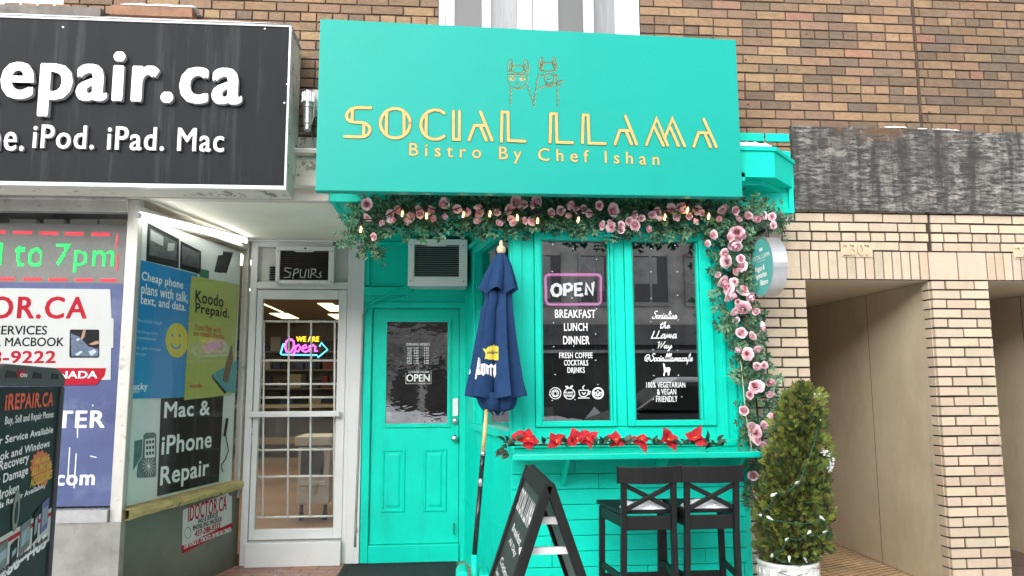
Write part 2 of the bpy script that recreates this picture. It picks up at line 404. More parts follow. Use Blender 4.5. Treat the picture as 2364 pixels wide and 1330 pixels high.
# lintel undersides, niche linings
mb = MB().use(m_beigep)
for i, (a, b) in enumerate(XN):
    mb.box(a-.0, b+.0, .030, .031+RD, ZL-.004, ZL+.002)
    mb.box(a-.25, b+.3, .031+RD+.001, 2.9, ZL-.002, ZL+.02)                # ceiling
    xr = b+.02
    c1 = PXX(2037, 1288, X_(2149, 660, 0)+.02).y
    mb.box(xr, xr+.03, .031+RD+.003, c1-.004, .055, ZL-.004)               # plywood lining of the right cheek, two sheets
    mb.box(xr+.006, xr+.036, c1, 2.88, .055, ZL-.004)
    mb.use(m_mortarb); mb.box(xr+.002, xr+.006, c1-.001, c1+.006, .055, ZL-.01); mb.use(m_beigep)
    mb.box(xr-.012, xr, .031+RD+.004, .031+RD+.03, .06, ZL-.006)           # edge strip
    mb.box(a-.06, a-.02, .031+RD+.003, 2.88, .05, ZL-.004)
    mb.box(a-.02, xr+.05, 2.885, 2.91, .04, ZL-.004)
mb.build('niche_lining', None, bld)
m_hex, t, p = nodes('small_floor_tiles'); v = coords(t)
mp = N(t, 'ShaderNodeMapping'); mp.inputs['Rotation'].default_value = (0, 0, R(-38)); mp.inputs['Scale'].default_value = (13, 21, 1); t.links.new(v, mp.inputs['Vector'])
vo = N(t, 'ShaderNodeTexVoronoi', i_Scale=1., i_Randomness=.12); t.links.new(mp.outputs[0], vo.inputs['Vector'])
c = ramp(t, vo.outputs['Distance'], [(.36, (.66, .47, .28)), (.58, (.16, .06, .03))])
nz = N(t, 'ShaderNodeTexNoise', i_Scale=3.); t.links.new(v, nz.inputs['Vector'])
c = mixc(t, 1., c, ramp(t, nz.outputs['Fac'], [(.3, (.7,)*3), (.7, (1.15,)*3)]), 'MULTIPLY'); t.links.new(c, p.inputs['Base Color']); p.inputs['Roughness'].default_value = .55
mb = MB()
mb.box(XN[0][0]-.05, XN[0][1]+.05, -.02, 2.9, .004, .05)
mb.build('niche_floor', m_hex, bld)
mb = MB(); mb.box(XN[1][0]-.05, XN[1][1]+.05, -.02, 2.9, .004, .05)
mb.build('niche_floor', M('worn_wood_floor', (.17, .12, .10), .5, var=.5, scale=3, stretch=(1, 8, 1)), bld)
# painted relief house numbers
fp = front(0)
for body, bx in (('2307', (1943, 563, 2010, 590)), ('2309', (2341, 569, 2408, 595))):
    mb = MB().use(m_beigep)
    u0, v0 = fp.uv(bx[0]-2, bx[3]+3); u1, v1 = fp.uv(bx[2]+2, bx[1]-2)
    m_num = m_beigep
    mb.pbox(fp, u0, u1, v0, v1, .003, .007)
    text(mb, fp, body, *bx, n=.007, depth=.012, bold=.012)
    o = mb.build('house_number', M('number_paint', SR(212, 188, 156, .86), .6), bld)

# weathered plywood boards over the niches
m_ply, t, p = nodes('weathered_plywood'); v = coords(t)
def nzn(sc, st, det=8., rg=.65):
    mp = N(t, 'ShaderNodeMapping'); mp.inputs['Scale'].default_value = st; t.links.new(v, mp.inputs['Vector'])
    q = N(t, 'ShaderNodeTexNoise', i_Scale=sc, i_Detail=det, i_Roughness=rg, i_Distortion=.6); t.links.new(mp.outputs[0], q.inputs['Vector']); return q.outputs['Fac']
gr = ramp(t, nzn(6., (1.6, 1, 8), 14, .8), [(.45, (0, 0, 0)), (.60, (1, 1, 1))])
bands = ramp(t, nzn(3.0, (2.6, 1, .25), 4), [(.40, (.06,)*3), (.60, (1, 1, 1))])
blot = ramp(t, nzn(1.7, (1, 1, 1.3), 4), [(.36, (.04,)*3), (.50, (1, 1, 1))]); bands = mixc(t, 1., bands, blot, 'MULTIPLY')
pe = mixc(t, 1., gr, bands, 'MULTIPLY')
pat = ramp(t, nzn(8., (1, 1, 1.6), 6, .7), [(.58, (0, 0, 0)), (.66, (1, 1, 1))]); pe = mixc(t, 1., pe, mixc(t, 1., pat, (.55, .55, .55), 'MULTIPLY'), 'SCREEN')
c = mixc(t, pe, (.036, .035, .033), (.38, .36, .33))
rust = ramp(t, nzn(2.4, (1, 1, 2.4)), [(.52, (0, 0, 0)), (.64, (1, 1, 1))])
sx = N(t, 'ShaderNodeSeparateXYZ'); t.links.new(v, sx.inputs[0])
mr = N(t, 'ShaderNodeMapRange'); mr.inputs['From Min'].default_value = .14; mr.inputs['From Max'].default_value = .27; t.links.new(sx.outputs['Z'], mr.inputs['Value'])
rf = mixc(t, 1., rust, mr.outputs[0], 'MULTIPLY'); c = mixc(t, rf, c, (.13, .070, .035))
t.links.new(c, p.inputs['Base Color']); p.inputs['Roughness'].default_value = .85
bp = N(t, 'ShaderNodeBump', i_Strength=.5, i_Distance=.008); t.links.new(gr, bp.inputs['Height']); t.links.new(bp.outputs[0], p.inputs['Normal'])
pz0, pz1 = Z_(2000, 486, -.03), Z_(2000, 294, -.03)
px0 = X_(1832, 400, -.03)
pw = thing('plywood_fascia', 'blackened weathered plywood boarding above the beige doorways', 'boarding', (px0+1, 0, (pz0+pz1)/2))
pts = [(px0, pz0), (px0+1.02, pz0-.004), (px0+1.024, pz1+.002)]+[(px0+1.024-1.024*i/14, pz1+random.uniform(-.008, .008)) for i in range(1, 14)]+[(px0, pz1)]
mb = MB(); mb.prism(front(0), pts, .004, .030); mb.build('board', m_ply, pw)
mb = MB(); mb.prism(front(0), [(px0+1.028, pz0-.008), (px0+2.9, pz0-.008), (px0+2.9, pz1-.012)]+[(px0+2.9-1.86*i/20, pz1-.006+random.uniform(-.012, .010)) for i in range(1, 20)]+[(px0+1.028, pz1)], .004, .024)
mb.build('board', m_ply, pw)
# ------------------------------------------------------------------ green bistro storefront
SZ = 2.61                                     # soffit height of both recessed entries
YB = -.06                                     # front plane of the bay
bis = thing('bistro_storefront', 'bright green painted cafe front with bay window, counter and recessed door', 'storefront', (.9, .2, 0))
XB0, XB1 = X_(1178, 800, YB), X_(1709, 900, YB)
XBB = X_(1071, 950, YD)                        # rear corner of the bay
XLE = X_(838, 900, YD)                         # left end of the green front at the door plane
XFL, XFR = X_(760, 460, -.04), X_(1830, 450, -.04)
fb = front(YB)
wz0, wz1 = Z_(1430, 971, YB), Z_(1430, 555, YB)
gl = (X_(1248, 760, YB+.03), X_(1409, 760, YB+.03)); gr_ = (X_(1458, 760, YB+.03), X_(1614, 760, YB+.03))
hz = Z_(1430, 985, YB); tz = Z_(1430, 536, YB)
BT = SZ+.02
mb = MB().use(m_green)                         # bay front frame: sill wall, posts, head
sx0, sx1 = X_(1234, 760, YB), X_(1645, 760, YB)
mb.box(XB0, sx0, YB, YB+.10, .0, BT); mb.box(sx1, XB1, YB, YB+.10, .0, BT)
mb.box(sx0, sx1, YB, YB+.10, tz, BT); mb.box(sx0, sx1, YB, YB+.10, .0, hz)
mm0, mm1 = X_(1419, 760, YB), X_(1443, 760, YB)
mb.box(mm0, mm1, YB-.008, YB+.10, hz+.002, tz-.002)
# stepped casings
for px in (1690, 1668): mb.box(X_(px, 760, YB)-.012, X_(px, 760, YB)+.012, YB-.014, YB-.002, .98, BT-.01)
mb.box(X_(1184, 760, YB), X_(1205, 760, YB), YB-.016, YB-.002, 1.06, BT-.01)
mb.box(XB0+.10, XB1-.05, YB-.016, YB-.002, Z_(1430, 519, YB), Z_(1430, 512, YB))
mb.box(XB1-.012, XB1+.03, YB-.012, .03, 0, BT)
# end panel and lower boards
mb.build('bay_frame', None, bis, bevel=.004)
mb = MB()
z = .02; bh = .094; r = 0
while z < .96:
    x = XB0+.004; first = True
    while x < XB1-.01:
        L = random.choice((.45, .62, .8, .97)) if not first else random.choice((.25, .40, .55))
        x1 = min(x+L, XB1-.004); first = False
        j = random.uniform(0, .002)
        mb.box(x, x1-.0025, YB-.017-j, YB-.004, z, z+bh-.004); x = x1
    z += bh; r += 1
mb.build('board_cladding', m_green, bis, bevel=.002)
mb = MB()
for (a, b) in ((gl, (sx0, mm0)), (gr_, (mm1, sx1))):
    f = MB().use(m_green); (x0, x1), (o0, o1) = a, b
    f.box(o0+.002, x0, YB-.022, YB+.06, hz+.003, tz-.003); f.box(x1, o1-.002, YB-.022, YB+.06, hz+.003, tz-.003)
    f.box(x0, x1, YB-.022, YB+.06, hz+.003, wz0); f.box(x0, x1, YB-.022, YB+.06, wz1, tz-.003)
    f.box(x0+.001, x0+.012, YB+.0, YB+.05, wz0+.001, wz1-.001); f.box(x1-.012, x1-.001, YB+.0, YB+.05, wz0+.001, wz1-.001)
    wn = f.build('window', None, bis, bevel=.004)
    q = MB(); q.box(x0, x1, YB+.030, YB+.034, wz0, wz1); q.build('pane', m_glassd, wn)
    if a is gl: win_l = wn
    else: win_r = wn
# painted lettering on the panes
pg = front(YB+.026)
mb = MB().use(m_decal)
for body, bx, bd in (('BREAKFAST', (1281, 715, 1375, 734), .02), ('LUNCH', (1302, 746, 1356, 764), .02), ('DINNER', (1300, 776, 1361, 795), .02),
                     ('FRESH COFFEE', (1291, 814, 1368, 827), .02), ('COCKTAILS', (1302, 831, 1358, 844), .02), ('DRINKS', (1310, 848, 1350, 861), .02)):
    text(mb, pg, body, *bx, bold=bd, space=1.08)
def circ(cx, cy, r, a0=0, a1=360, n=20): return [(cx+r*math.cos(R(a0+(a1-a0)*i/n)), cy+r*math.sin(R(a0+(a1-a0)*i/n))) for i in range(n+1)]
def strokes(mb, pl, paths, wpx, n0=0., n1=.001):
    wm = wpx/FPX*4.8
    for i, q in enumerate(paths): mb.ribbon(pl, pl.uvs(q), wm, n0 if n0 != n1 else n1+i*.00005, n1+i*.00005)
icons = [circ(1282, 908, 13), circ(1282, 908, 8), [(1278, 904), (1286, 904), (1286, 914), (1278, 914), (1278, 904)], [(1282, 900), (1282, 904)],
         circ(1314.5, 909, 12.5), [(1314, 897), (1310, 892), (1306, 892), (1309, 896), (1314, 897), (1319, 891), (1322, 891), (1319, 896), (1314, 897)],
         [(1336, 901), (1359, 901), (1357, 911), (1351, 916), (1343, 916), (1338, 911), (1336, 901)], [(1358, 904), (1363, 904), (1361, 910), (1356, 911)], [(1335, 919), (1360, 919)],
         [(1347, 898), (1345, 894), (1349, 890)], [(1344, 906), (1348, 911), (1352, 906)],
         circ(1380.5, 908, 13), circ(1380.5, 908, 11), [(1380, 901), (1377, 906), (1380, 913), (1384, 906), (1380, 901)], [(1380, 915), (1373, 911), (1371, 905), (1376, 907), (1380, 914)], [(1380, 915), (1387, 911), (1389, 905), (1385, 907), (1380, 914)]]
strokes(mb, pg, icons, 1.7, 0, .0008)
text(mb, pg, 'PLANT', 1305, 904, 1324, 909, bold=.02); text(mb, pg, 'BASED', 1305, 911, 1324, 916, bold=.02)
mb.build('lettering', None, win_l)
mb = MB().use(m_decal)
script = {  # single stroke handwriting, one list of pen strokes per word
 'S': [[(.62, .9), (.5, 1), (.28, .92), (.26, .72), (.5, .5), (.5, .2), (.25, 0), (0, .12), (.1, .28)]],
 'o': [[(.35, .45), (.12, .42), (.02, .18), (.15, 0), (.34, .08), (.38, .3), (.3, .43), (.5, .36)]],
 'c': [[(.36, .40), (.18, .44), (.02, .2), (.14, 0), (.42, .12)]],
 'i': [[(.08, .42), (.0, .1), (.1, 0), (.3, .14)], [(.14, .6), (.16, .64)]],
 'a': [[(.36, .42), (.12, .42), (.02, .15), (.12, 0), (.30, .18), (.38, .42), (.32, .08), (.42, .0), (.56, .14)]],
 'l': [[(.0, .2), (.28, .72), (.3, .98), (.18, .9), (.06, .2), (.14, 0), (.34, .14)]],
 's': [[(.0, .1), (.2, .44), (.3, .2), (.2, 0), (.02, .05)], [(.2, .02), (.42, .14)]],
 'e': [[(.02, .18), (.3, .26), (.3, .42), (.14, .42), (.04, .16), (.16, 0), (.44, .14)]],
 't': [[(.24, .9), (.06, .2), (.12, 0), (.3, .12)], [(.0, .62), (.36, .66)]],
 'h': [[(.0, .0), (.26, .7), (.28, .98), (.16, .86), (.06, .0), (.2, .36), (.34, .4), (.3, .08), (.4, 0), (.5, .12)]],
 'W': [[(.0, .9), (.14, .96), (.12, .0), (.46, .9), (.46, .0), (.86, 1)]],
 'y': [[(.06, .42), (.06, .1), (.2, .06), (.4, .42)], [(.4, .42), (.26, -.3), (.08, -.4), (.1, -.2), (.5, .14)]],
 'm': [[(.0, 0), (.08, .42), (.1, .05), (.24, .42), (.3, .36), (.28, .04), (.44, .42), (.5, .34), (.48, .04), (.6, .1)]],
 'f': [[(.0, .1), (.3, .74), (.28, .98), (.18, .8), (.06, -.3), (.0, -.36), (.06, -.06), (.34, .14)]],
 '@': [[(.62, .3), (.46, .5), (.32, .3), (.44, .18), (.6, .5), (.66, .22), (.84, .4), (.7, .8), (.4, .86), (.1, .5), (.2, .08), (.6, .0)]],
 'L': [[(.3, .98), (.1, .0), (.6, .04)]], 'A': [[(.5, .5), (.3, .56), (.08, .2), (.2, 0), (.44, .2), (.54, .56), (.5, .04), (.62, .08)]],
 'M': [[(.0, 0), (.14, .56), (.18, .06), (.38, .56), (.42, .06), (.62, .56), (.62, .04)]]}
wd_ = {'S': .62, 'i': .26, 'l': .30, 's': .40, 't': .32, 'W': .86, 'm': .60, '@': .92, 'a': .54, 'h': .48, 'o': .44, 'c': .4, 'e': .42, 'y': .46, 'f': .34, 'L': .58, 'A': .64, 'M': .72}
def hand(mb, pl, word, x0, ybase, x1, cap, wpx=1.8):
    tot = sum(wd_[c] for c in word); k = (x1-x0)/tot; x = x0; i = 0
    for c in word:
        for st in script[c]:
            q = [(x+px*k*1.02+py*cap*.18, ybase-py*cap) for px, py in st]
            mb.ribbon(pl, pl.uvs(q), wpx/FPX*4.8, .0, .0008+.00004*(i % 9)); i += 1
        x += wd_[c]*k
hand(mb, pg, 'Socialise', 1505, 736, 1562, 18)
hand(mb, pg, 'the', 1523, 758, 1546, 15); hand(mb, pg, 'LLAMA', 1502, 781, 1562, 17, 2.1); hand(mb, pg, 'Way', 1517, 804, 1550, 15)
hand(mb, pg, '@Socialllamacafe', 1486, 834, 1598, 18)
text(mb, pg, '100% VEGETARIAN', 1492, 882, 1582, 895, bold=.012, space=1.1); text(mb, pg, '& VEGAN', 1517, 898, 1561, 911, bold=.012, space=1.1); text(mb, pg, 'FRIENDLY', 1515, 914, 1564, 928, bold=.012, space=1.1)
mb.quadpx(pg, [(1530, 839), (1532, 848), (1533, 858), (1531, 867), (1534, 868), (1536, 859), (1541, 859), (1542, 867), (1545, 867), (1546, 858), (1548, 852), (1545, 848), (1536, 849), (1535, 842), (1533, 839)], .0008)
mb.build('lettering', None, win_r)

# splayed side of the bay with its own window
US = Vector((XB0-XBB, YB-YD, 0)); LS = US.length; pls = PL((XBB, YD, 0), US)
mb = MB().use(m_green)
ui = lambda px, py: pls.uv(px, py)
ua, ub = ui(1100, 780)[0], ui(1174, 780)[0]
va, vb = ui(1135, 985)[1], ui(1130, 560)[1]
mb.pbox(pls, 0, ua, 0, BT, -.08, 0); mb.pbox(pls, ub, LS-.002, 0, BT, -.08, 0); mb.pbox(pls, ua, ub, 0, va, -.08, 0); mb.pbox(pls, ua, ub, vb, BT, -.08, 0)
mb.pbox(pls, ua-.05, ub+.02, va-.05, va-.002, .002, .03); mb.pbox(pls, .0, LS-.02, vb+.06, vb+.09, .002, .03)
mb.pbox(pls, ua-.05, ua-.012, va, vb, .002, .02); mb.pbox(pls, .02, LS-.02, .50, .512, .002, .008)
sw = mb.build('bay_side', None, bis, bevel=.004)
q = MB(); q.pbox(pls, ua, ub, va, vb, -.05, -.045); q.build('pane', m_glassd, sw)

# recessed door wall
def dx(px, py=950): return X_(px, py, YD)
def dz(py, px=950): return Z_(px, py, YD)
mb = MB().use(m_green)
d0, d1, dt, db = dx(857), dx(1060), dz(713), dz(1254)
mb.box(XLE, d0, YD-.03, YD+.06, FZ, dz(665)); mb.box(d1, XBB+.06, YD-.03, YD+.06, FZ, dz(665)); mb.box(d0, d1, YD-.03, YD+.06, dt, dz(665))
mb.box(dx(832), XBB+.06, YD+.0, YD+.06, dz(665), BT)
mb.box(dx(835), XBB+.05, YD-.045, YD-.032, dz(684), dz(664)); mb.box(dx(852), d0-.004, YD-.045, YD-.032, FZ, dz(700)); mb.box(d1+.006, dx(1078), YD-.045, YD-.032, FZ, dz(700)); mb.box(dx(852), dx(1078), YD-.046, YD-.032, dz(712), dz(699))
mb.box(dx(835), dx(848), YD-.03, YD-.002, dz(660), dz(562)); mb.box(dx(835), XBB+.05, YD-.03, YD-.002, dz(571), dz(560)); mb.box(dx(848), dx(945), YD-.012, YD-.002, dz(662), dz(656))
mb.box(d0, d1, YD-.06, YD+.05, FZ, db-.004)
mb.build('entry_wall', None, bis, bevel=.004)
mb = MB().use(m_green)
g0, g1, gt, gb = dx(892, 860), dx(1033, 860), dz(743), dz(978)
mb.box(d0+.004, g0, YD-.012, YD+.035, db, dt-.004); mb.box(g1, d1-.004, YD-.012, YD+.035, db, dt-.004); mb.box(g0, g1, YD-.012, YD+.035, gt, dt-.004); mb.box(g0, g1, YD-.012, YD+.035, db, gb)
for a, b, c, d in ((dx(885, 860), dx(1040, 860), dz(986), gb), (dx(885, 860), dx(1040, 860), gt, dz(736)), (dx(885, 860), g0, gb, gt), (g1, dx(1040, 860), gb, gt)): mb.box(a, b, YD-.028, YD-.014, c, d)
for px0, px1 in ((880, 936), (977, 1032)):     # raised panels
    a, b, c, d = dx(px0, 1110), dx(px1, 1110), dz(1182), dz(1035); y = YD-.012
    for i, (q, yy) in enumerate(((0, .002), (.016, .010), (.030, .003), (.05, .012))):
        pass
    A = [(a, c), (b, c), (b, d), (a, d)]
    def ring(q): return [(a+q, c+q), (b-q, c+q), (b-q, d-q), (a+q, d-q)]
    lv = [(0, 0.0005), (.008, .010), (.018, .010), (.026, .001), (.040, .001), (.056, .009)]
    vs = [(x, y-h, z) for q, h in lv for x, z in ring(q)]
    fs = [(i*4+k, i*4+(k+1) % 4, i*4+4+(k+1) % 4, i*4+4+k) for i in range(len(lv)-1) for k in range(4)]+[tuple(range(len(vs)-4, len(vs)))]
    mb.add(vs, fs)
dr = mb.build('door', None, bis)
q = MB(); q.box(g0, g1, YD+.004, YD+.008, gb, gt); q.build('pane', m_glassm, dr)
pd_ = front(YD+.001)
mb = MB().use(m_decal)
text(mb, pd_, 'OPEN', 938, 864, 992, 881, bold=.015); text(mb, pd_, 'COME IN WE ARE', 943, 857, 991, 861, bold=.01)
text(mb, pd_, 'OPENING HOURS', 938, 792, 992, 798, bold=.01)
for i, dn in enumerate(('MON', 'TUE', 'WED', 'THU', 'FRI', 'SAT', 'SUN')):
    yy = 802+i*5.8; text(mb, pd_, dn, 940, yy, 951, yy+4, bold=.01); text(mb, pd_, '9 AM', 955, yy, 966, yy+4, bold=.01); text(mb, pd_, '9 PM', 979, yy, 990, yy+4, bold=.01)
strokes(mb, pd_, [[(937, 862), (937, 886), (995, 886), (995, 855)]], .8, 0, .0006)
mb.build('lettering', None, dr)
mb = MB(); mb.box(dx(1045), dx(1058), YD-.030, YD-.013, dz(961), dz(920)); mb.build('keypad', m_letter, dr, bevel=.004)
c = (dx(1051), YD-.013, dz(973))
mb = MB(); mb.lathe([(.027, 0), (.027, .012), (.020, .018), (.0, .02)], c, (0, -1, 0), 20); mb.build('deadbolt', m_steel, dr, smooth=True)
c = (dx(1050), YD-.013, dz(1012))
mb = MB(); mb.lathe([(.026, 0), (.026, .006), (.012, .012), (.012, .03), (.026, .042), (.029, .056), (.022, .066), (.0, .069)], c, (0, -1, 0), 20); mb.build('door_knob', m_steel, dr, smooth=True)
mb = MB(); mb.tube([(dx(1049), YD-.03, dz(1208)), (dx(1049), YD-.05, dz(1220)), (dx(1049), YD-.045, dz(1233))], .006, 6); mb.build('kick_stop', M('dark_green_stop', (.0, .10, .08), .5), dr)
# soffit, frieze, cornice
mb = MB().use(m_greenb); mb.box(XFL, XB1-.02, .03, YD+.05, SZ, SZ+.03); mb.build('soffit', None, bis)
mb = MB().use(m_green)
f0 = Z_(1760, 492, -.04)
mb.box(XB1-.02, XFR, -.04, -.003, f0, 3.0); mb.box(XFL, XB1-.02, -.04, .03, SZ-.012, 3.0)
mb.box(XB1-.02, XFR-.01, -.055, -.042, f0+.0, f0+.03); mb.box(XFR-.035, XFR, -.058, -.042, f0, f0+.26)
mb.box(XFL+.6, XB1, -.30, -.04, SZ+.10, SZ+.16)
mb.build('frieze', None, bis, bevel=.003)
mb = MB().use(m_green)
zc0, zc1 = Z_(1750, 409, -.30), Z_(1750, 349, -.30)
xc = X_(1788, 380, -.30); xe = X_(1834, 380, .0)
A = [(XFL+.1, -.30), (xc, -.30), (xe, -.004), (XFL+.1, -.004)]
mb.add([(x, y, zc0) for x, y in A]+[(x, y, zc1) for x, y in A], [(3, 2, 1, 0), (4, 5, 6, 7), (0, 1, 5, 4), (1, 2, 6, 5), (3, 0, 4, 7)])
B = [(XFL+.1, -.315), (xc+.01, -.315), (xe+.012, -.004), (XFL+.1, -.004)]
z2 = Z_(1750, 340, -.30)
mb.add([(x, y, zc1+.001) for x, y in B]+[(x, y, z2) for x, y in B], [(3, 2, 1, 0), (4, 5, 6, 7), (0, 1, 5, 4), (1, 2, 6, 5), (3, 0, 4, 7), (2, 3, 7, 6)])
mb.add([(XFL+.1, -.22, zc0-.03), (xc-.06, -.22, zc0-.03), (xe-.08, -.004, zc0-.03), (XFL+.1, -.004, zc0-.03), (XFL+.1, -.22, zc0-.001), (xc-.06, -.22, zc0-.001), (xe-.08, -.004, zc0-.001), (XFL+.1, -.004, zc0-.001)], [(0, 1, 5, 4), (1, 2, 6, 5), (3, 2, 1, 0)])
mb.build('cornice', None, bis)
mb = MB().use(m_green); zz = Z_(1760, 326, -.012)
for a, b in ((X_(1700, 318, 0), X_(1762, 318, 0)), (X_(1766, 318, 0), X_(1820, 318, 0))): mb.box(a, b, -.012, -.002, zz, zz+.058)
mb.build('painted_bricks', None, bis, bevel=.003)
# counter shelf
mb = MB().use(m_green); sz = 1.0245; yf = -.50
xa, xb, xc2, xd = X_(1183, 1050, yf), X_(1757, 1050, yf), X_(1724, 1026, YB), X_(1172, 1030, YB)
mb.add([(xa, yf, sz-.035), (xb, yf, sz-.035), (xc2, YB-.004, sz-.035), (xd, YB-.004, sz-.035), (xa, yf, sz), (xb, yf, sz), (xc2, YB-.004, sz), (xd, YB-.004, sz)],
       [(3, 2, 1, 0), (4, 5, 6, 7), (0, 1, 5, 4), (1, 2, 6, 5), (2, 3, 7, 6), (3, 0, 4, 7)])
mb.box(XB0+.02, XB1-.02, YB-.045, YB-.005, sz+.002, sz+.035)
m_shelf = M('green_counter_gloss', (.0, .52, .38), .22, var=.12, scale=3, coat=.3)
mb.build('counter_shelf', m_shelf, bis, bevel=.006)
mb = MB().use(m_green)
for px in (1300, 1520, 1690):
    x = X_(px, 1080, -.1); mb = MB().use(m_green); mb.prism(PL((x, -.08, sz-.04), (0, -1, 0)), [(0, 0), (.24, 0), (0, -.20)], -.012, .012)
    mb.build('shelf_bracket', None, bis)
# painted cable along the lintel
mb = MB().use(m_green)
cb = [P(842, 718, YD-.055), P(848, 706, YD-.055), P(900, 678, YD-.055), P(936, 662, YD-.055), P(1060, 664, YD-.055)]
mb.tube(cb, .010, 6); mb.tube([P(862, 702, YD-.055), P(900, 696, YD-.06), P(932, 689, YD-.075)], .006, 6); mb.tube([P(930, 690, YD-.07), P(935, 688, YD-.09)], .011, 6)
mb.tube([P(950, 662, YD-.055), P(953, 672, YD-.065), P(948, 677, YD-.07)], .011, 6)
mb.tube([P(760, 447, -.05), P(775, 468, .0), P(792, 489, .10), P(805, 498, .2)], .006, 5)
mb.build('cable', None, bis, smooth=True)
mb = MB().use(M('grey_conduit', (.30, .30, .30), .5, var=.3, scale=10))
mb.tube([P(842, 716, YD-.055), P(838, 730, YD-.05), P(834, 860, YD-.05), P(820, 1225, YD-.05), P(819, 1262, YD-.05)], .009, 8); mb.tube([P(836, 861, YD-.051), P(832, 861, YD-.051)], .018, 8); mb.tube([P(824, 1224, YD-.051), P(819, 1224, YD-.051)], .018, 8)
mb.build('conduit', None, bis, smooth=True)
# dark room behind the bay
mb = MB().use(M('bistro_wall', (.035, .032, .030), .9, var=.3, scale=2))
mb.box(XBB-.6, 2.14, 4.0, 4.05, 0, 2.8); mb.box(2.08, 2.12, .115, 4.0, 0, 2.8); mb.box(XLE, 2.14, .05, 4.0, SZ+.031, SZ+.06); mb.box(XLE-.02, XLE+.02, YD+.07, 4., 0, 2.8)
mb.use(M('bistro_floor', (.05, .035, .025), .5)); mb.box(XLE, 2.1, YD+.1, 4.0, 0, .05); mb.box(XB0+.1, 2.08, YB+.12, YD+.1, 0, .05)
mb.build('interior', None, bis)
# snow on the cornice end and sign tops is laid later

# ------------------------------------------------------------------ bistro name board
A, B = P(734, 240, -.58), P(1707, 270, -.42)
ps = PL((A.x, A.y, 0), (B.x-A.x, B.y-A.y, 0))
cor = ps.uvs([(737, 43), (1700, 92), (1714, 455), (730, 440)])
u0 = (cor[0][0]+cor[3][0])/2; u1 = (cor[1][0]+cor[2][0])/2
sg = thing('bistro_sign', 'large turquoise name board with gold art deco letters and two llama heads', 'sign', ((A.x+B.x)/2, -.45, cor[3][1]))
mb = MB(); mb.prism(ps, [(u0, cor[3][1]), (u1, cor[2][1]), (u1, cor[1][1]), (u0, cor[0][1])], -.07, 0); mb.build('panel', m_sign, sg, bevel=.004)
for fu in (.18, .5, .82):
    u = u0+(u1-u0)*fu
    for v in (cor[2][1]+.2, cor[1][1]-.25): mb = MB(); mb.bar(ps.pt(u, v, -.071), ps.pt(u, v, 0)+Vector((0, .30, 0)), .04, .04); mb.build('mounting_bracket', m_green, sg)
c6 = lambda q: [(730+x*.3307, 30+y*.3308) for x, y in q]
c7 = lambda q: [(1200+x*.3308, 30+y*.3308) for x, y in q]
LET = [c6([(382, 664), (285, 663), (250, 670), (222, 692), (210, 720), (218, 745), (240, 760), (270, 765), (318, 767), (350, 776), (374, 800), (376, 825), (362, 850), (335, 865), (300, 867), (200, 864)]),
       c6([(254, 676), (250, 754)]), c6([(334, 776), (330, 857)]),
       c6([(552+104*math.cos(R(a)), 772+103*math.sin(R(a))) for a in range(0, 361, 15)]), c6([(492, 694), (489, 850)]), c6([(612, 694), (614, 850)]),
       c6([(893, 702), (865, 684), (826, 678), (785, 690), (752, 717), (733, 752), (730, 792), (742, 832), (768, 864), (802, 881), (840, 884), (870, 876), (893, 861)]), c6([(768, 709), (766, 858)]),
       c6([(958, 688), (958, 884), (998, 885), (1000, 690)]),
       c6([(1066, 888), (1105, 787), (1168, 787)]), c6([(1145, 692), (1227, 890)]), c6([(1146, 794), (1187, 890)]),
       c6([(1292, 898), (1297, 694), (1338, 696), (1340, 892), (1456, 898)]),
       c7([(210, 904), (216, 706), (253, 707), (258, 904), (366, 908)]), c7([(436, 908), (441, 714), (475, 716), (482, 911), (594, 914)]),
       c7([(663, 918), (697, 822), (760, 824)]), c7([(735, 722), (813, 918)]), c7([(742, 832), (777, 918)]),
       c7([(882, 922), (952, 738), (1030, 926)]), c7([(938, 800), (1000, 926)]), c7([(1008, 880), (1062, 740), (1148, 932)]), c7([(1050, 806), (1104, 930)]),
       c7([(1212, 934), (1246, 838), (1310, 840)]), c7([(1281, 744), (1368, 936)]), c7([(1290, 848), (1328, 938)])]
SP = 4.35/FPX
mb = MB()
for i, q in enumerate(LET):
    uvq = ps.uvs(q)
    mb.use(m_outline).ribbon(ps, uvq, 9.6*SP, .0002, .0012+i*.00006)
    mb.use(m_gold).ribbon(ps, uvq, 7.2*SP, .0002, .0055+i*.00008)
mb.build('lettering', None, sg)
mb = MB()
mb.use(m_outline); text(mb, ps, 'Bistro By Chef Ishan', 943.5, 340, 1522.5, 381.5, n=.0008, bold=.028, space=1.62)
mb.use(m_gold); text(mb, ps, 'Bistro By Chef Ishan', 944.5, 341.5, 1521.5, 380.5, n=.001, depth=.003, bold=.012, space=1.62)
mb.build('tagline', None, sg)
def ell(cx, cy, rx, ry, rot=0, n=16, a0=0, a1=360):
    o = []
    for i in range(n+1):
        a = R(a0+(a1-a0)*i/n); x, y = rx*math.cos(a), ry*math.sin(a); o.append((cx+x*math.cos(R(rot))-y*math.sin(R(rot)), cy+x*math.sin(R(rot))+y*math.cos(R(rot))))
    return o
def fluff(cx, cy, rx, ry, n=11, a0=0, a1=360):
    o = []
    for i in range(n*2+1):
        a = R(a0+(a1-a0)*i/(n*2)); k = 1.12 if i % 2 else .9; o.append((cx+rx*k*math.cos(a), cy+ry*k*math.sin(a)))
    return o
def zig(a, b, n=9, am=5):
    return [(a[0]+(b[0]-a[0])*i/n+(am if i % 2 else -am), a[1]+(b[1]-a[1])*i/n) for i in range(n+1)]
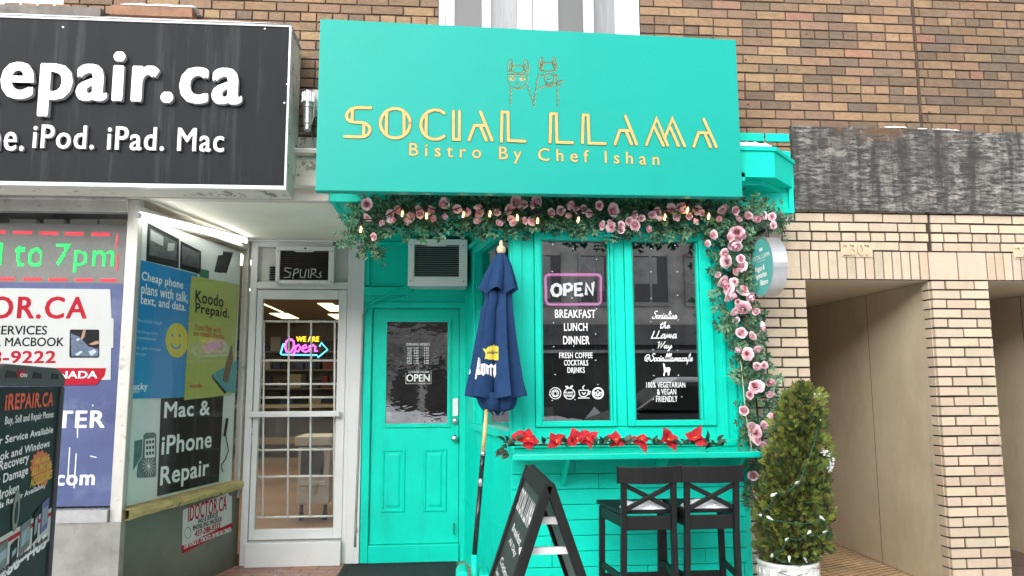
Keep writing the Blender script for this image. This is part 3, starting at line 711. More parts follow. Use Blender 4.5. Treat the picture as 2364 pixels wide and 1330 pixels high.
L1 = [ell(1353, 368, 17, 44, 8), ell(1465, 372, 18, 44, -6), ell(1358, 380, 7, 26, 8, 10), ell(1460, 384, 7, 26, -6, 10), fluff(1405, 393, 44, 28), [(1335, 430), (1475, 432)], [(1335, 430), (1337, 474), (1352, 505), (1385, 528)], [(1475, 432), (1473, 475), (1458, 505), (1425, 528)],
      [(1390, 486), (1402, 496), (1416, 486)], [(1403, 496), (1403, 508)], [(1384, 516), (1403, 530), (1424, 516)], [(1392, 522), (1405, 531), (1418, 522)], zig((1356, 515), (1352, 640)), zig((1472, 505), (1520, 650))]
L2 = [ell(148, 352, 14, 42, 6), ell(241, 350, 14, 42, -8), ell(150, 362, 6, 25, 6, 10), ell(239, 360, 6, 25, -8, 10), fluff(196, 372, 50, 26, 9, 180, 360), fluff(196, 398, 46, 10, 8, 0, 180), ell(205, 462, 33, 38), ell(205, 460, 14, 7, 0, 8, 0, 180), [(180, 480), (200, 497), (228, 486)],
      ell(160, 433, 9, 6, 10), ell(240, 437, 9, 6, -10), [(135, 526), (185, 500), (250, 488), (304, 471)], [(250, 490), (290, 508)], [(262, 488), (288, 470)], zig((130, 420), (92, 650), 13), zig((258, 430), (262, 655), 13), [(178, 500), (190, 512), (220, 512), (234, 498)]]
mb = MB().use(M('llama_line', (.02, .16, .10), .7))
mb.use(m_gold); strokes(mb, ps, [[(x+.8, y+.9) for x, y in q] for q in [c6(q) for q in L1]+[c7(q) for q in L2]], 2.0, .0001, .0006); mb.use(m_outline); strokes(mb, ps, [c6(q) for q in L1]+[c7(q) for q in L2], 1.3, .0003, .0030)
mb.use(m_gold)
for q in (c6(ell(1370, 458, 20, 16)), c6(ell(1439, 459, 20, 16)), c7(ell(151, 365, 5, 22, 6)), c7(ell(239, 362, 5, 22, -8)), c7(ell(160, 433, 7, 4)), c7(ell(240, 437, 7, 4))): mb.prism(ps, ps.uvs(q[:-1]), .0001, .0008)
mb.use(M('llama_line', (.02, .16, .10), .7)); strokes(mb, ps, [c6([(1355, 448), (1375, 452), (1388, 446)]), c6([(1422, 450), (1440, 448), (1458, 454)]), c6(ell(1374, 460, 7, 7)), c6(ell(1443, 461, 7, 7))], 1.3, .001, .002)
mb.build('llama_drawing', None, sg)
# ------------------------------------------------------------------ phone repair shop front
shop = thing('repair_shop', 'cream and grey phone repair shop front with angled display window and glass door', 'storefront', (-2, .2, 0))
XWL = X_(760, 460, -.04)
mb = MB().use(m_cream)
mb.box(-5.2, XWL-.002, -.04, .03, SZ-.01, 2.75); mb.box(-5.2, XWL-.002, -.115, -.042, 2.68, 2.74)
mb.build('fascia', None, shop, bevel=.004)
mb = MB().use(m_peel)
mb.box(-1.4, X_(745, 370, -.1), -.09, -.0, 2.742, 2.88); mb.box(-1.4, X_(745, 370, -.1), -.16, .0, 2.882, 2.90); mb.box(-1.4, X_(745, 370, -.1), -.05, .0, 2.902, 3.02)
mb.build('old_fascia', None, shop, bevel=.004)
mb = MB().use(m_soffit); mb.box(-5.2, XWL-.002, .031, YD+.1, SZ, SZ+.03); mb.build('soffit', None, shop)
# angled display: from the front post to the door plane
A, B = P(299, 830, .0), P(561, 830, YD)
pa = PL((A.x, A.y, 0), (B.x-A.x, B.y-A.y, 0)); LA = (B-A).to_2d().length
m_post = M('grimy_aluminium', (.52, .51, .47), .5, .25, var=.2, scale=5, stretch=(1, 1, .3), dirt=(.22, .19, .15), dscale=10, dlo=.56, dhi=.72)
zs0 = pa.uv(420, 1140)[1]; zs1 = pa.uv(420, 524)[1]
xf0 = A.x-.055
mb = MB().use(m_post)
mb.box(xf0, A.x+.015, -.02, .05, .0, SZ-.012)
mb.pbox(pa, LA-.035, LA+.01, .55, SZ-.012, -.02, .03)
mb.pbox(pa, .0, LA, zs1, zs1+.03, -.03, .025)
mb.box(-5.2, xf0, -.03, .05, Z_(150, 487, -.03), SZ-.012); mb.box(-5.2, xf0, -.045, -.031, Z_(150, 462, -.03), Z_(150, 455, -.03))
mb.build('window_frame', None, shop, bevel=.004)
q = MB(); q.pbox(pa, .02, LA-.04, zs0, zs1, .012, .016); q.box(-5.2, xf0, .0, .004, Z_(150, 1168, 0), Z_(150, 487, 0)); q.build('window_pane', glass('shop_glass', (.97, .98, .98), base=.02, edge=.22), shop)
mb = MB(); wz = pa.uv(420, 1143)[1]
prof = [(-.06, -.055), (.05, -.055), (.06, -.03), (.055, 0), (-.06, .0)]
k = 24; vs = []; 
for i in range(k+1):
    u = LA*i/k
    for (n, v) in prof: vs.append(pa.pt(u, wz+v+random.uniform(-.004, .004)*(1 if v > -.05 or n > 0 else 0), n+random.uniform(-.004, .004)*(1 if n > 0 else 0)))
m_ = len(prof)
mb.add(vs, [(i*m_+j, i*m_+(j+1) % m_, (i+1)*m_+(j+1) % m_, (i+1)*m_+j) for i in range(k) for j in range(m_)])
mb.build('wooden_sill', M('yellow_flaking_wood', (.50, .39, .16), .8, var=.3, scale=9, stretch=(1, 1, 5), dirt=(.06, .045, .03), dscale=14, dlo=.60, dhi=.66, bump=.4, bscale=40), shop)
mb = MB().use(M('olive_metal_panel', (.14, .14, .115), .40, .25, var=.25, scale=2, dirt=(.2, .2, .18), dscale=5, dlo=.62, dhi=.8))
mb.pbox(pa, .0, LA+.01, .005, wz-.058, -.05, .012)
mb.build('bulkhead', None, shop)
m_tread = M('tread_plate', (.50, .50, .50), .38, .8, var=.2, scale=8)
mb = MB().use(m_tread)
zt = Z_(200, 1178, -.05); zt1 = Z_(200, 1207, -.05)
mb.box(-5.2, xf0-.002, -.05, .06, zt1, zt)
x = -3.2; i = 0
while x < xf0-.02:
    for r in range(2):
        z = zt1+.018+r*.034; s_ = 1 if (i+r) % 2 else -1
        mb.bar((x-.008, -.051, z-.006*s_), (x+.008, -.051, z+.006*s_), .005, .004, up=(0, 1, 0))
    for r in range(2):
        y = -.03+r*.04; s_ = 1 if (i+r) % 2 else -1
        mb.bar((x-.008, y-.006*s_, zt+.001), (x+.008, y+.006*s_, zt+.001), .005, .004)
    x += .032; i += 1
mb.build('tread_plate_sill', None, shop)
m_stain = M('scuffed_stainless', (.42, .41, .38), .32, .85, var=.35, scale=3, dirt=(.12, .11, .09), dscale=3, dlo=.55, dhi=.75)
mb = MB().use(m_stain); mb.box(-5.2, X_(258, 1260, -.03), -.03, .05, .0, zt1-.002); mb.box(X_(258, 1260, -.03)+.003, A.x+.02, -.036, .05, .0, zt1-.002)
mb.build('stainless_panel', None, shop)
# white backing board of the display with its printed pictures
m_pan = M('display_board', (.70, .72, .69), .5, var=.08, scale=3)
m_ink = M('printed_black', (.010, .011, .013), .6, spec=.2); m_ink2 = M('printed_grey', (.12, .125, .13), .35, var=.6, scale=16)
mb = MB().use(m_pan); mb.pbox(pa, .03, LA-.05, zs0, zs1-.02, -.04, -.03)
pb = pa.sh(-.029)
Q = lambda x, y: (x*.3458, 440+y*.3458)
Q3 = lambda x, y: (x*.376, 830+y*.376)
mb.use(m_ink)
for q in ([Q(985, 213), Q(1195, 325), Q(1192, 520), Q(975, 470)], [Q(1205, 335), Q(1342, 405), Q(1340, 560), Q(1200, 522)], [Q(1490, 405), Q(1556, 415), Q(1512, 552), Q(1462, 545)], [Q(1455, 432), Q(1500, 430), Q(1478, 552), Q(1430, 542)]): mb.quadpx(pb, q, .001)
mb.use(m_ink2)
for q in ([Q(1000, 250), Q(1180, 345), Q(1178, 470), Q(995, 430)], [Q(1215, 362), Q(1332, 420), Q(1330, 520), Q(1212, 490)]): mb.quadpx(pb, q, .0015)
mb.use(M('printed_pale', (.45, .46, .45), .4)); mb.quadpx(pb, [Q(1005, 262), Q(1090, 310), Q(1088, 372), Q(1003, 330)], .002); mb.quadpx(pb, [Q(1120, 350), Q(1165, 352), Q(1160, 400), Q(1115, 405)], .002)
mb.use(M('printed_green', (.03, .16, .10), .4)); mb.quadpx(pb, [Q(1340, 522), Q(1395, 535), Q(1392, 590), Q(1330, 575)], .002)
mb.build('display_backing', None, shop)
# door wall: frame, transom, white pilaster
mb = MB().use(m_white)
w0, w1 = dx(584), dx(797); zl0, zl1 = dz(1244, 690), dz(668, 690)
mb.box(dx(568), w0, YD-.03, YD+.07, FZ, SZ); mb.box(w1, dx(806), YD-.03, YD+.07, FZ, SZ); mb.box(w0, w1, YD-.03, YD+.07, zl1, dz(652, 690)); mb.box(w0, w1, YD-.03, YD+.07, dz(572, 690), SZ)
mb.box(dx(806), XLE-.002, YD-.045, YD+.06, FZ, SZ)
mb.box(dx(560), XLE-.01, YD-.06, YD-.031, dz(561, 690), SZ-.001)
mb.box(w0, w1, YD-.09, YD+.06, FZ, zl0-.012)
mb.build('entry_frame', None, shop, bevel=.004)
mb = MB().use(M('transom_board', (.55, .56, .53), .5, var=.12, scale=4)); mb.box(w0, w1, YD+.03, YD+.04, dz(652, 690), dz(572, 690))
mb.build('transom_panel', None, shop)
mb = MB().use(m_dark)
for i in range(6): mb.box(dx(610), dx(634), YD+.0, YD+.028, dz(646-i*5.6, 620), dz(643.4-i*5.6, 620))
mb.build('vent_louvre', None, shop)
mb = MB().use(m_white)
a0, a1, at, ab = dx(598), dx(776), dz(691, 690), dz(1221, 690)
mb.box(w0+.004, a0, YD-.015, YD+.04, zl0, zl1-.005); mb.box(a1, w1-.004, YD-.015, YD+.04, zl0, zl1-.005); mb.box(a0, a1, YD-.015, YD+.04, zl0, ab); mb.box(a0, a1, YD-.015, YD+.04, at, zl1-.005)
dr2 = mb.build('door', None, shop, bevel=.004)
q = MB(); q.box(a0, a1, YD+.012, YD+.016, ab, at); q.build('pane', glass('door_glass', (.97, .98, .98), base=.035, edge=.6), dr2)
q = MB(); q.box(dx(579), dx(787), YD-.075, YD-.045, dz(962, 690), dz(949, 690)); q.box(dx(583), dx(590), YD-.046, YD-.014, dz(960, 690), dz(951, 690)); q.box(dx(777), dx(784), YD-.046, YD-.014, dz(960, 690), dz(951, 690)); q.build('push_bar', m_white, dr2, bevel=.006)
q = MB(); c = (dx(583.5), YD-.016, dz(994, 583)); q.lathe([(.017, 0), (.017, .008), (0, .01)], c, (0, -1, 0), 16); q.box(dx(581), dx(586), YD-.024, YD-.014, dz(1024, 583), dz(1004, 583)); q.build('lock', m_steel, dr2)
q = MB().use(M('grille_white', (.72, .72, .68), .5))
for px in (606, 664, 716, 771): q.tube([(dx(px, 741), YD+.05, dz(741, px)), (dx(px-3, 1196), YD+.05, dz(1196, px))], .0090, 6)
for py in (741, 832, 887, 918, 1040, 1102, 1196): q.tube([(a0-.01, YD+.062, dz(py, 690)), (a1+.005, YD+.062, dz(py, 690))], .0090, 6)
q.build('security_grille', None, dr2, smooth=True)
# shop interior shell
XI0, XI1 = -4.6, XLE-.06
mb = MB().use(M('shop_wall', (.34, .30, .24), .8, var=.2, scale=2)); mb.box(XI0, XI1+2.2, 10.4, 10.45, 0, 2.7); mb.box(XI1, XI1+.05, YD+.1, 3.6, 0, 2.7); mb.box(XI1+2.2, XI1+2.25, 4.2, 10.4, 0, 2.7); mb.box(XI1, XI1+2.2, 4.15, 4.2, 0, 2.7); mb.box(XI0-.05, XI0, .5, 10.4, 0, 2.7)
mb.use(M('shop_ceiling', (.32, .28, .20), .8)); mb.box(XI0, XI1+2.2, YD+.1, 10.4, 2.62, 2.66)
mb.use(M('shop_floor', (.38, .23, .13), .30, var=.45, scale=1.4)); mb.box(XI0, XI1+2.2, YD+.07, 10.4, 0, .10)
mb.build('interior', None, shop)
m_lamp = M('ceiling_light_panel', (1, .9, .65), .5, emit=1.5, ecol=(1, .84, .46))
m_fill = M('added_fill_glow', (1, .9, .7), .5, emit=5, ecol=(1, .88, .62))  # for extra glowing panels added only to brighten the shop interior
for k_, (x_, y_) in enumerate(((-2.2, 2.4), (-1.4, 3.2), (-3.2, 3.6), (-2.2, 5.0), (-3.6, 6.2), (-1.6, 7.0))): q = MB(); q.box(x_-.3, x_+.3, y_-.3, y_+.3, 2.606, 2.617); q.build('added_fill_panel', m_fill, shop)
def pzz(px, py, z): d_ = ray(px, py); return CP+d_*((z-CP.z)/d_.z)
for i, bx in enumerate(((600, 700, 655, 722), (733, 701, 792, 719), (622, 724, 690, 736), (757, 726, 800, 737))):
    a_ = pzz(bx[0], bx[1], 2.612); b_ = pzz(bx[2], bx[3], 2.612)
    q = MB(); q.box(min(a_.x, b_.x), max(a_.x, b_.x), min(a_.y, b_.y), max(a_.y, b_.y), 2.612, 2.619); o = q.build('ceiling_light', m_lamp, None, loc=((a_.x+b_.x)/2, (a_.y+b_.y)/2, 2.612))
    tag(o, ('lit ceiling panel at the upper left corner of the shop door glass', 'lit ceiling panel at the upper right corner of the shop door glass', 'lit deeper ceiling panel above the neon sign, left of centre', 'lit deeper ceiling panel at the right edge of the door glass')[i], 'ceiling light', 'ceiling lights in the repair shop')
ct = thing('shop_counter', 'glass fronted sales counter inside the repair shop', 'counter', (-2.4, 8.6, .1))
q = MB(); q.box(-4.4, -1.0, 8.3, 9.0, 1.05, 1.10); q.build('top', M('counter_top', (.50, .46, .38), .3), ct)
q = MB(); q.box(-4.4, -1.0, 8.3, 9.0, .45, .56); q.box(-4.4, -1.0, 8.3, 9.0, .1, .22); q.box(-4.4, -1.0, 8.95, 9.0, .56, 1.05); q.build('body', M('counter_body', (.36, .29, .19), .5), ct)
q = MB(); q.box(-4.38, -1.02, 8.31, 8.32, .56, 1.05); q.build('front_glass', m_glass, ct)
sh_ = thing('wall_shelving', 'shelving with boxed goods on the back wall of the repair shop', 'shelf', (-2.4, 10.2, .1))
q = MB(); q.use(M('shelf_board', (.30, .27, .22), .5))
for z in (1.0, 1.35, 1.7, 2.05): q.box(-4.5, -1.0, 10.0, 10.39, z, z+.03)
q.build('boards', None, sh_)
q = MB(); PALB = [(.5, .47, .4), (.04, .05, .07), (.28, .04, .03), (.05, .10, .28), (.4, .3, .1), (.02, .02, .02), (.02, .02, .02), (.55, .55, .55), (.1, .09, .08)]
m_box = M('retail_box', (.3, .3, .3), .5, attr=True)
q.use(m_box)
for z in (1.03, 1.38, 1.73, 2.08):
    x = -4.4
    while x < -1.1:
        ww = random.uniform(.06, .24); q.col = random.choice(PALB); q.box(x, x+ww, 10.05, 10.3, z+.001, z+random.uniform(.1, .29)); x += ww+random.uniform(.0, .06)
q.build('goods', None, sh_)
cx0, cx1, cy = -1.48, -1.17, 2.9
pr = thing('floor_copier', 'white office copier on casters behind the shop door glass', 'copier', ((cx0+cx1)/2, cy, .1))
q = MB(); q.box(cx0, cx1, cy, cy+.45, .26, .82); q.box(cx0-.03, cx1+.02, cy-.03, cy+.47, .83, .92); q.box(cx0+.02, cx1-.03, cy-.03, cy-.002, .44, .49); q.build('body', M('copier_white', (.60, .59, .54), .4), pr, bevel=.01)
q = MB(); q.box(cx0+.03, cx1-.06, cy-.008, cy-.001, .55, .80); q.build('front_panel', M('copier_dark', (.10, .10, .09), .3), pr)
for sx_ in (cx0+.04, cx1-.04): q = MB(); q.lathe([(.04, -.02), (.04, .02)], (sx_, cy+.05, .142), (1, 0, 0), 12); q.bar((sx_, cy+.05, .15), (sx_, cy+.05, .26), .03, .03); q.build('caster', m_black, pr)

# neon arrow in the shop door
neo = thing('neon_arrow_sign', 'glowing yellow, magenta and cyan open sign with arrow behind the shop door glass', 'neon sign', (dx(702), YD+.12, dz(800)))
pn = front(YD+.10); D4 = lambda x, y: (540+x*.3533, 430+y*.3533)
m_ny = M('neon_yellow', (.2, .15, .0), .5, emit=1.2, ecol=(1, .62, .02)); m_nm = M('neon_magenta', (.2, .02, .15), .5, emit=1.15, ecol=(1, .12, .85)); m_nc = M('neon_cyan', (.02, .15, .2), .5, emit=1.0, ecol=(.12, .75, 1))
q = MB(); text(q, pn, 'WE ARE', 684, 777, 737, 789, n=.004, depth=.006, bold=.02); q.build('upper_word', m_ny, neo)
q = MB().use(m_nm); pth = [[D4(*p) for p in s_] for s_ in (
    [(375, 1000), (345, 1012), (335, 1050), (345, 1082), (375, 1082), (393, 1050), (392, 1015), (375, 1000)], [(405, 1040), (400, 1080), (382, 1108)], [(403, 1052), (425, 1036), (436, 1055), (420, 1082), (400, 1074)],
    [(445, 1066), (478, 1052), (470, 1036), (452, 1046), (448, 1074), (466, 1084), (490, 1074)], [(497, 1040), (494, 1082)], [(497, 1058), (520, 1036), (534, 1050), (530, 1080), (548, 1076)])]
for i, s_ in enumerate(pth): q.tube([pn.pt(*pn.uv(*p), .006+i*.001) for p in s_], .0085, 6)
q.build('script_word', None, neo)
q = MB().use(m_nc); q.tube([pn.pt(*pn.uv(*D4(*p)), .0) for p in ((335, 1030), (322, 1032), (305, 1095), (312, 1100), (545, 1104), (548, 1120), (612, 1068), (570, 1022), (560, 1048))], .007, 6)
q.build('arrow_outline', None, neo)
q = MB(); q.pbox(pn, pn.uv(652, 800)[0], pn.uv(752, 800)[0], pn.uv(700, 826)[1], pn.uv(700, 777)[1], -.012, -.006); q.build('backing', glass('neon_backing', (.7, .7, .7), base=.04), neo)

# fluorescent tube over the angled display
tb = thing('fluorescent_tube', 'lit fluorescent tube along the top of the angled display', 'lamp', pa.pt(LA/2, zs1, .03))
pt_ = pa.sh(.05)
a, b = pt_.pt(*pt_.uv(322, 498)), pt_.pt(*pt_.uv(567, 556))
q = MB(); q.tube([a, b], .017, 10); q.build('tube', M('lit_tube', (1, 1, .97), .5, emit=4.5, ecol=(1, .98, .92)), tb, smooth=True)
q = MB(); q.tube([a+(a-b).normalized()*.03, a], .02, 10); q.tube([b, b+(b-a).normalized()*.03], .02, 10); q.bar(a+Vector((0, 0, .03)), b+Vector((0, 0, .03)), .03, .012); q.build('fitting', m_white, tb)

# left A.. front window: LED display and posters
fr0 = front(.03)
led = thing('led_display', 'scrolling LED panel with green hours and red dashes in the front window', 'LED sign', (-2.6, .06, Z_(140, 650, .03)))
m_led, t, p = nodes('led_mesh'); v = coords(t, (140, 140, 140)); ck = N(t, 'ShaderNodeTexBrick', i_Scale=1.); ck.offset = 0
for k_, q_ in (('Color1', (.13, .125, .12)), ('Color2', (.17, .165, .155)), ('Mortar', (.27, .26, .25))): ck.inputs[k_].default_value = (*q_, 1)
ck.inputs['Brick Width'].default_value = 1.; ck.inputs['Row Height'].default_value = 1.; ck.inputs['Mortar Size'].default_value = .12
sx = N(t, 'ShaderNodeSeparateXYZ'); cx = N(t, 'ShaderNodeCombineXYZ'); t.links.new(v, sx.inputs[0]); t.links.new(sx.outputs['X'], cx.inputs['X']); t.links.new(sx.outputs['Z'], cx.inputs['Y']); t.links.new(cx.outputs[0], ck.inputs['Vector'])
t.links.new(ck.outputs['Color'], p.inputs['Base Color']); p.inputs['Roughness'].default_value = .6
xr = X_(292, 590, .03); zl_, zh_ = Z_(150, 654, .03), Z_(150, 516, .03)
q = MB(); q.box(xr-2.2, xr, .034, .09, zl_, zh_); q.build('panel', m_led, led)
m_lr = M('led_red', (.15, .0, .0), .5, emit=.7, ecol=(1, .03, .06)); m_lg = M('led_green', (.0, .15, .03), .5, emit=.68, ecol=(.0, .95, .16))
def dots(mb, pl, polys_fn, box, pitch, r):
    u0, v0, u1, v1 = box; nu = int((u1-u0)/pitch)+1; nv = int((v1-v0)/pitch)+1
    for i in range(nu):
        for j in range(nv):
            u, v = u0+i*pitch, v0+j*pitch
            if polys_fn(u, v): mb.add([pl.pt(u+r*cx_, v+r*cy_, .002) for cx_, cy_ in ((-1, -.6), (-.6, -1), (.6, -1), (1, -.6), (1, .6), (.6, 1), (-.6, 1), (-1, .6))], [tuple(range(8))])
fl = front(.032)
def textmask(body, bx, **k):
    t_ = MB(); text(t_, fl, body, *bx, n=0., **k)
    bv = BVHTree.FromPolygons([Vector(v_) for v_ in t_.v], t_.f)
    return lambda u, v_: bv.ray_cast(fl.pt(u, v_, .5), -fl.N)[0] is not None
def mbox(bx): a_ = fl.uv(bx[0], bx[3]); b_ = fl.uv(bx[2], bx[1]); return (a_[0], a_[1], b_[0], b_[1])
q = MB().use(m_lg)
for body, bx, bd in (('to', (34, 563, 101, 617), .008), ('7pm', (127, 562, 266, 631), .008), ('AM', (-118, 560, 9, 613), .008), ('9', (-190, 558, -150, 611), .008)):
    dots(q, fl, textmask(body, bx, bold=bd, space=1.1), mbox(bx), .0102, .0044)
q.build('green_text', None, led)
q = MB().use(m_lr); al = lambda u, v_: True
for x0_, x1_ in ((-190, -150), (-130, -86), (-65, -25), (-4, 16), (33, 76), (94, 137), (152, 195), (213, 255)):
    yy = 533+.022*(x0_); dots(q, fl, al, mbox((x0_, yy, x1_, yy+5)), .0102, .0044)
for x0_, x1_ in ((-190, -150), (-130, -86), (-60, -20), (-4, 36), (55, 96), (114, 156), (174, 216), (233, 271)):
    yy = 641+.012*(x0_); dots(q, fl, al, mbox((x0_, yy, x1_, yy+5)), .0102, .0044)
for y0_, y1_ in ((538, 570), (584, 624)): dots(q, fl, al, mbox((269.5, y0_, 274, y1_)), .0102, .0044)
q.build('red_dashes', None, led)

def pq(mb, pl, pts, n, thick=.0015): mb.prism(pl, pl.uvs(pts), n-thick, n)
m_blue = M('blue_vinyl', (.070, .090, .225), .45, var=.2, scale=3, dirt=(.17, .20, .33), dscale=2.2, dlo=.52, dhi=.75)
m_pw = M('poster_white', (.54, .54, .53), .4, bump=.25, bscale=5, var=.05, scale=4); m_pr = M('poster_red', (.40, .005, .022), .6, spec=.2); m_pk = M('poster_black', (.008, .008, .010), .6, spec=.2)
fv = front(.028)
q = MB().use(m_blue); pq(q, fv, [(-330, 648), (284, 655), (262, 1168), (-330, 1178)], 0)
q.use(m_decal); text(q, fv, 'CENTER', 0, 948, 243, 989, bold=.03, space=1.12); text(q, fv, '.com', 116, 1096, 219, 1121, bold=.03, space=1.1); text(q, fv, 'Mac l', 20, 1037, 137, 1058, bold=.03)
strokes(q, fv, [[(179, 988), (179, 1010)], [(161, 1034), (157, 1100)], [(176, 1048), (171, 1126)], [(215, 935), (214, 937)], [(209, 1053), (222, 1056)]], 2.2, .0, .001)
o = q.build('window_vinyl', None, None, loc=(-2.6, .03, fv.uv(0, 1168)[1])); tag(o, 'blue window vinyl with white letters behind the grey sidewalk board', 'window sticker')
q = MB().use(m_pw); pq(q, fv, [(-330, 662), (255, 668), (258, 735), (263, 735), (262, 803), (257, 803), (256, 877), (-330, 880)], .004)
q.use(m_pr); text(q, fv, 'IDOCTOR.CA', -262, 684, 203, 736, n=.005, bold=.028, space=1.12); text(q, fv, '437-288-9222', -175, 810, 130, 839, n=.005, bold=.03, space=1.08)
pq(q, fv, [(-330, 848), (246, 850), (242, 868), (222, 889), (-330, 893)], .0055)
q.use(m_pk); text(q, fv, 'SALE & SERVICES', -110, 752, 110, 773, n=.005, bold=.02); text(q, fv, 'IPHONE, IPAD, MACBOOK', -175, 779, 149, 803, n=.005, bold=.02)
pq(q, fv, [(164, 761), (228, 761), (230, 764), (230, 823), (227, 826), (163, 826), (161, 822), (162, 764)], .0055)
q.use(m_decal); text(q, fv, 'TORONTO, ON M4S, CANADA', -230, 857, 226, 877, n=.006, bold=.025)
q.use(M('print_skin', (.42, .22, .14), .5)); pq(q, fv, [(193, 762), (199, 762), (196, 777), (191, 784), (187, 783), (189, 776)], .006); pq(q, fv, [(206, 795), (220, 788), (229, 787), (229, 794), (214, 797)], .006)
q.use(M('print_blue_grey', (.10, .14, .22), .5, var=.5, scale=60)); pq(q, fv, [(164, 770), (185, 778), (205, 800), (228, 806), (228, 823), (166, 823)], .0058); q.use(M('print_pale_blue', (.45, .5, .58), .5)); pq(q, fv, [(174, 818), (188, 810), (192, 813), (180, 822)], .0062); pq(q, fv, [(205, 812), (220, 806), (224, 813), (212, 822)], .0062); pq(q, fv, [(176, 785), (182, 780), (186, 784), (180, 788)], .0062)
o = q.build('notice_board', None, None, loc=(-2.6, .02, fv.uv(0, 880)[1])); tag(o, 'white notice with red phone number on the blue window vinyl', 'notice')
q = MB()
for x0_, x1_ in ((22, 84), (101, 148), (163, 225), (230, 288)): q.box(X_(x0_, 510, .12), X_(x1_, 510, .12), .12, .16, Z_(x0_, 522, .12), Z_(x0_, 506, .12))
o = q.build('stock_carton', M('carton', (.55, .52, .45), .7), None, loc=(-2.4, .13, Z_(150, 520, .12))); tag(o, 'row of pale cartons laid on top of the LED panel', 'carton row')
mb = MB().use(M('window_backing', (.20, .185, .165), .8, var=.4, scale=5)); mb.box(-5.2, xf0-.01, .30, .32, .6, SZ); mb.build('window_backing', None, shop)

pp = pa.sh(-.024)
m_pb = M('poster_blue', (.010, .23, .54), .3, bump=.35, bscale=5, var=.06, scale=3); m_py = M('poster_yellow', (.42, .45, .10), .3, bump=.4, bscale=5, var=.10, scale=4)
q = MB().use(m_pb); pq(q, pp, [(320, 599), (456, 634), (426, 917), (294, 921)], 0)
q.use(m_decal)
text(q, pp, 'Cheap phone', 326, 637, 423, 663, bold=.022, space=1.08); text(q, pp, 'plans with talk,', 325, 664, 434, 696, bold=.022, space=1.05); text(q, pp, 'text, and data.', 323, 690, 429, 713, bold=.022, space=1.05)
q.use(M('poster_pale_text', (.30, .50, .72), .4))
for s_, bx in (('No credit check', (316, 738, 375, 747)), ('No long-term', (314, 764, 364, 773)), ('commitment', (313, 777, 361, 785)), ('No data overage', (311, 801, 371, 810)), ('charges', (310, 813, 337, 823))): text(q, pp, s_, *bx, bold=.02)
q.use(m_decal); text(q, pp, 'lucky', 303, 884, 340, 905, bold=.03, space=1.05); text(q, pp, 'mobile', 303, 900, 322, 907)
q.use(M('smiley_yellow', (.62, .50, .05), .4)); q.prism(pp, pp.uvs(ell(408, 786, 26, 40, 0, 26)[:-1]), .0, .002)
q.use(m_pb); 
for c_ in ((397, 774), (414, 775)): q.prism(pp, pp.uvs(ell(*c_, 2.4, 4.2, 0, 10)[:-1]), .0021, .003)
q.ribbon(pp, pp.uvs([(394, 794), (399, 802), (406, 805), (413, 802), (417, 795)]), .012, .0021, .003)
o = q.build('poster', None, None, loc=pp.pt(.5, 1.3, 0)); tag(o, 'blue poster with a yellow smiley and white headline in the angled window', 'poster', 'posters in the angled display')
q = MB().use(m_py); pq(q, pp, [(441, 637), (551, 657), (536, 911), (424, 924)], .004)
q.use(m_pk); text(q, pp, 'Koodo', 449, 676, 515, 704, n=.005, bold=.025, space=1.06); text(q, pp, 'Prepaid.', 449, 706, 528, 735, n=.005, bold=.025, space=1.06)
q.use(M('poster_orange', (.48, .10, .02), .4)); text(q, pp, 'Total flex with', 447, 751, 509, 765, n=.005, bold=.02); text(q, pp, 'no credit checks.', 445, 766, 518, 779, n=.005, bold=.02); text(q, pp, 'koodo', 437, 884, 466, 895, n=.005, bold=.03)
q.use(M('poster_teal', (.05, .30, .32), .4)); pq(q, pp, [(547, 830), (543, 908), (520, 905), (487, 865)], .005); q.use(M('poster_brown', (.17, .10, .05), .5)); pq(q, pp, [(534, 793), (537, 830), (523, 885), (512, 878), (520, 840)], .006)
q.use(M('poster_pink', (.60, .40, .42), .4)); pq(q, pp, [(478, 785), (505, 787), (510, 800), (492, 806), (474, 798)], .005); q.use(m_pk); pq(q, pp, [(487, 866), (522, 906), (517, 909), (489, 874)], .0055)
o = q.build('poster', None, None, loc=pp.pt(.9, 1.3, 0)); tag(o, 'yellow green poster with black headline overlapping the blue one', 'poster', 'posters in the angled display')
q = MB().use(m_pk); pq(q, pp, [(373, 920), (517, 912), (506, 1112), (364, 1146)], -.0025)
q.use(m_decal); text(q, pp, 'Mac &', 380, 926, 485, 962, n=-.0015, bold=.022, space=1.06); text(q, pp, 'iPhone', 374, 1000, 489, 1042, n=-.0015, bold=.022, space=1.06); text(q, pp, 'Repair', 371, 1068, 482, 1122, n=-.0015, bold=.022, space=1.06)
o = q.build('poster', None, None, loc=pp.pt(.7, .9, 0)); tag(o, 'black poster with three lines of white bold words beneath the blue poster', 'poster', 'posters in the angled display')
q = MB().use(m_ink2); pq(q, pp, [Q3(885, 462), Q3(900, 450), Q3(950, 448), Q3(962, 460), Q3(960, 715), Q3(950, 722), Q3(850, 728), Q3(843, 715), Q3(850, 640), Q3(878, 600)], -.0025)
q.use(m_pan); pq(q, pp, [Q3(893, 490), Q3(953, 480), Q3(953, 600), Q3(890, 605)], -.002); q.use(m_ink2); pq(q, pp, [Q3(830, 500), Q3(878, 490), Q3(872, 595), Q3(822, 680)], -.003)
q.use(m_pk)
for i in range(3):
    for j in range(3): x_, y_ = 900+i*18, 500+j*34-i*2; pq(q, pp, [Q3(x_, y_), Q3(x_+11, y_-1), Q3(x_+11, y_+18), Q3(x_, y_+19)], -.0015)
q.use(m_decal); cxy = (915, 655)
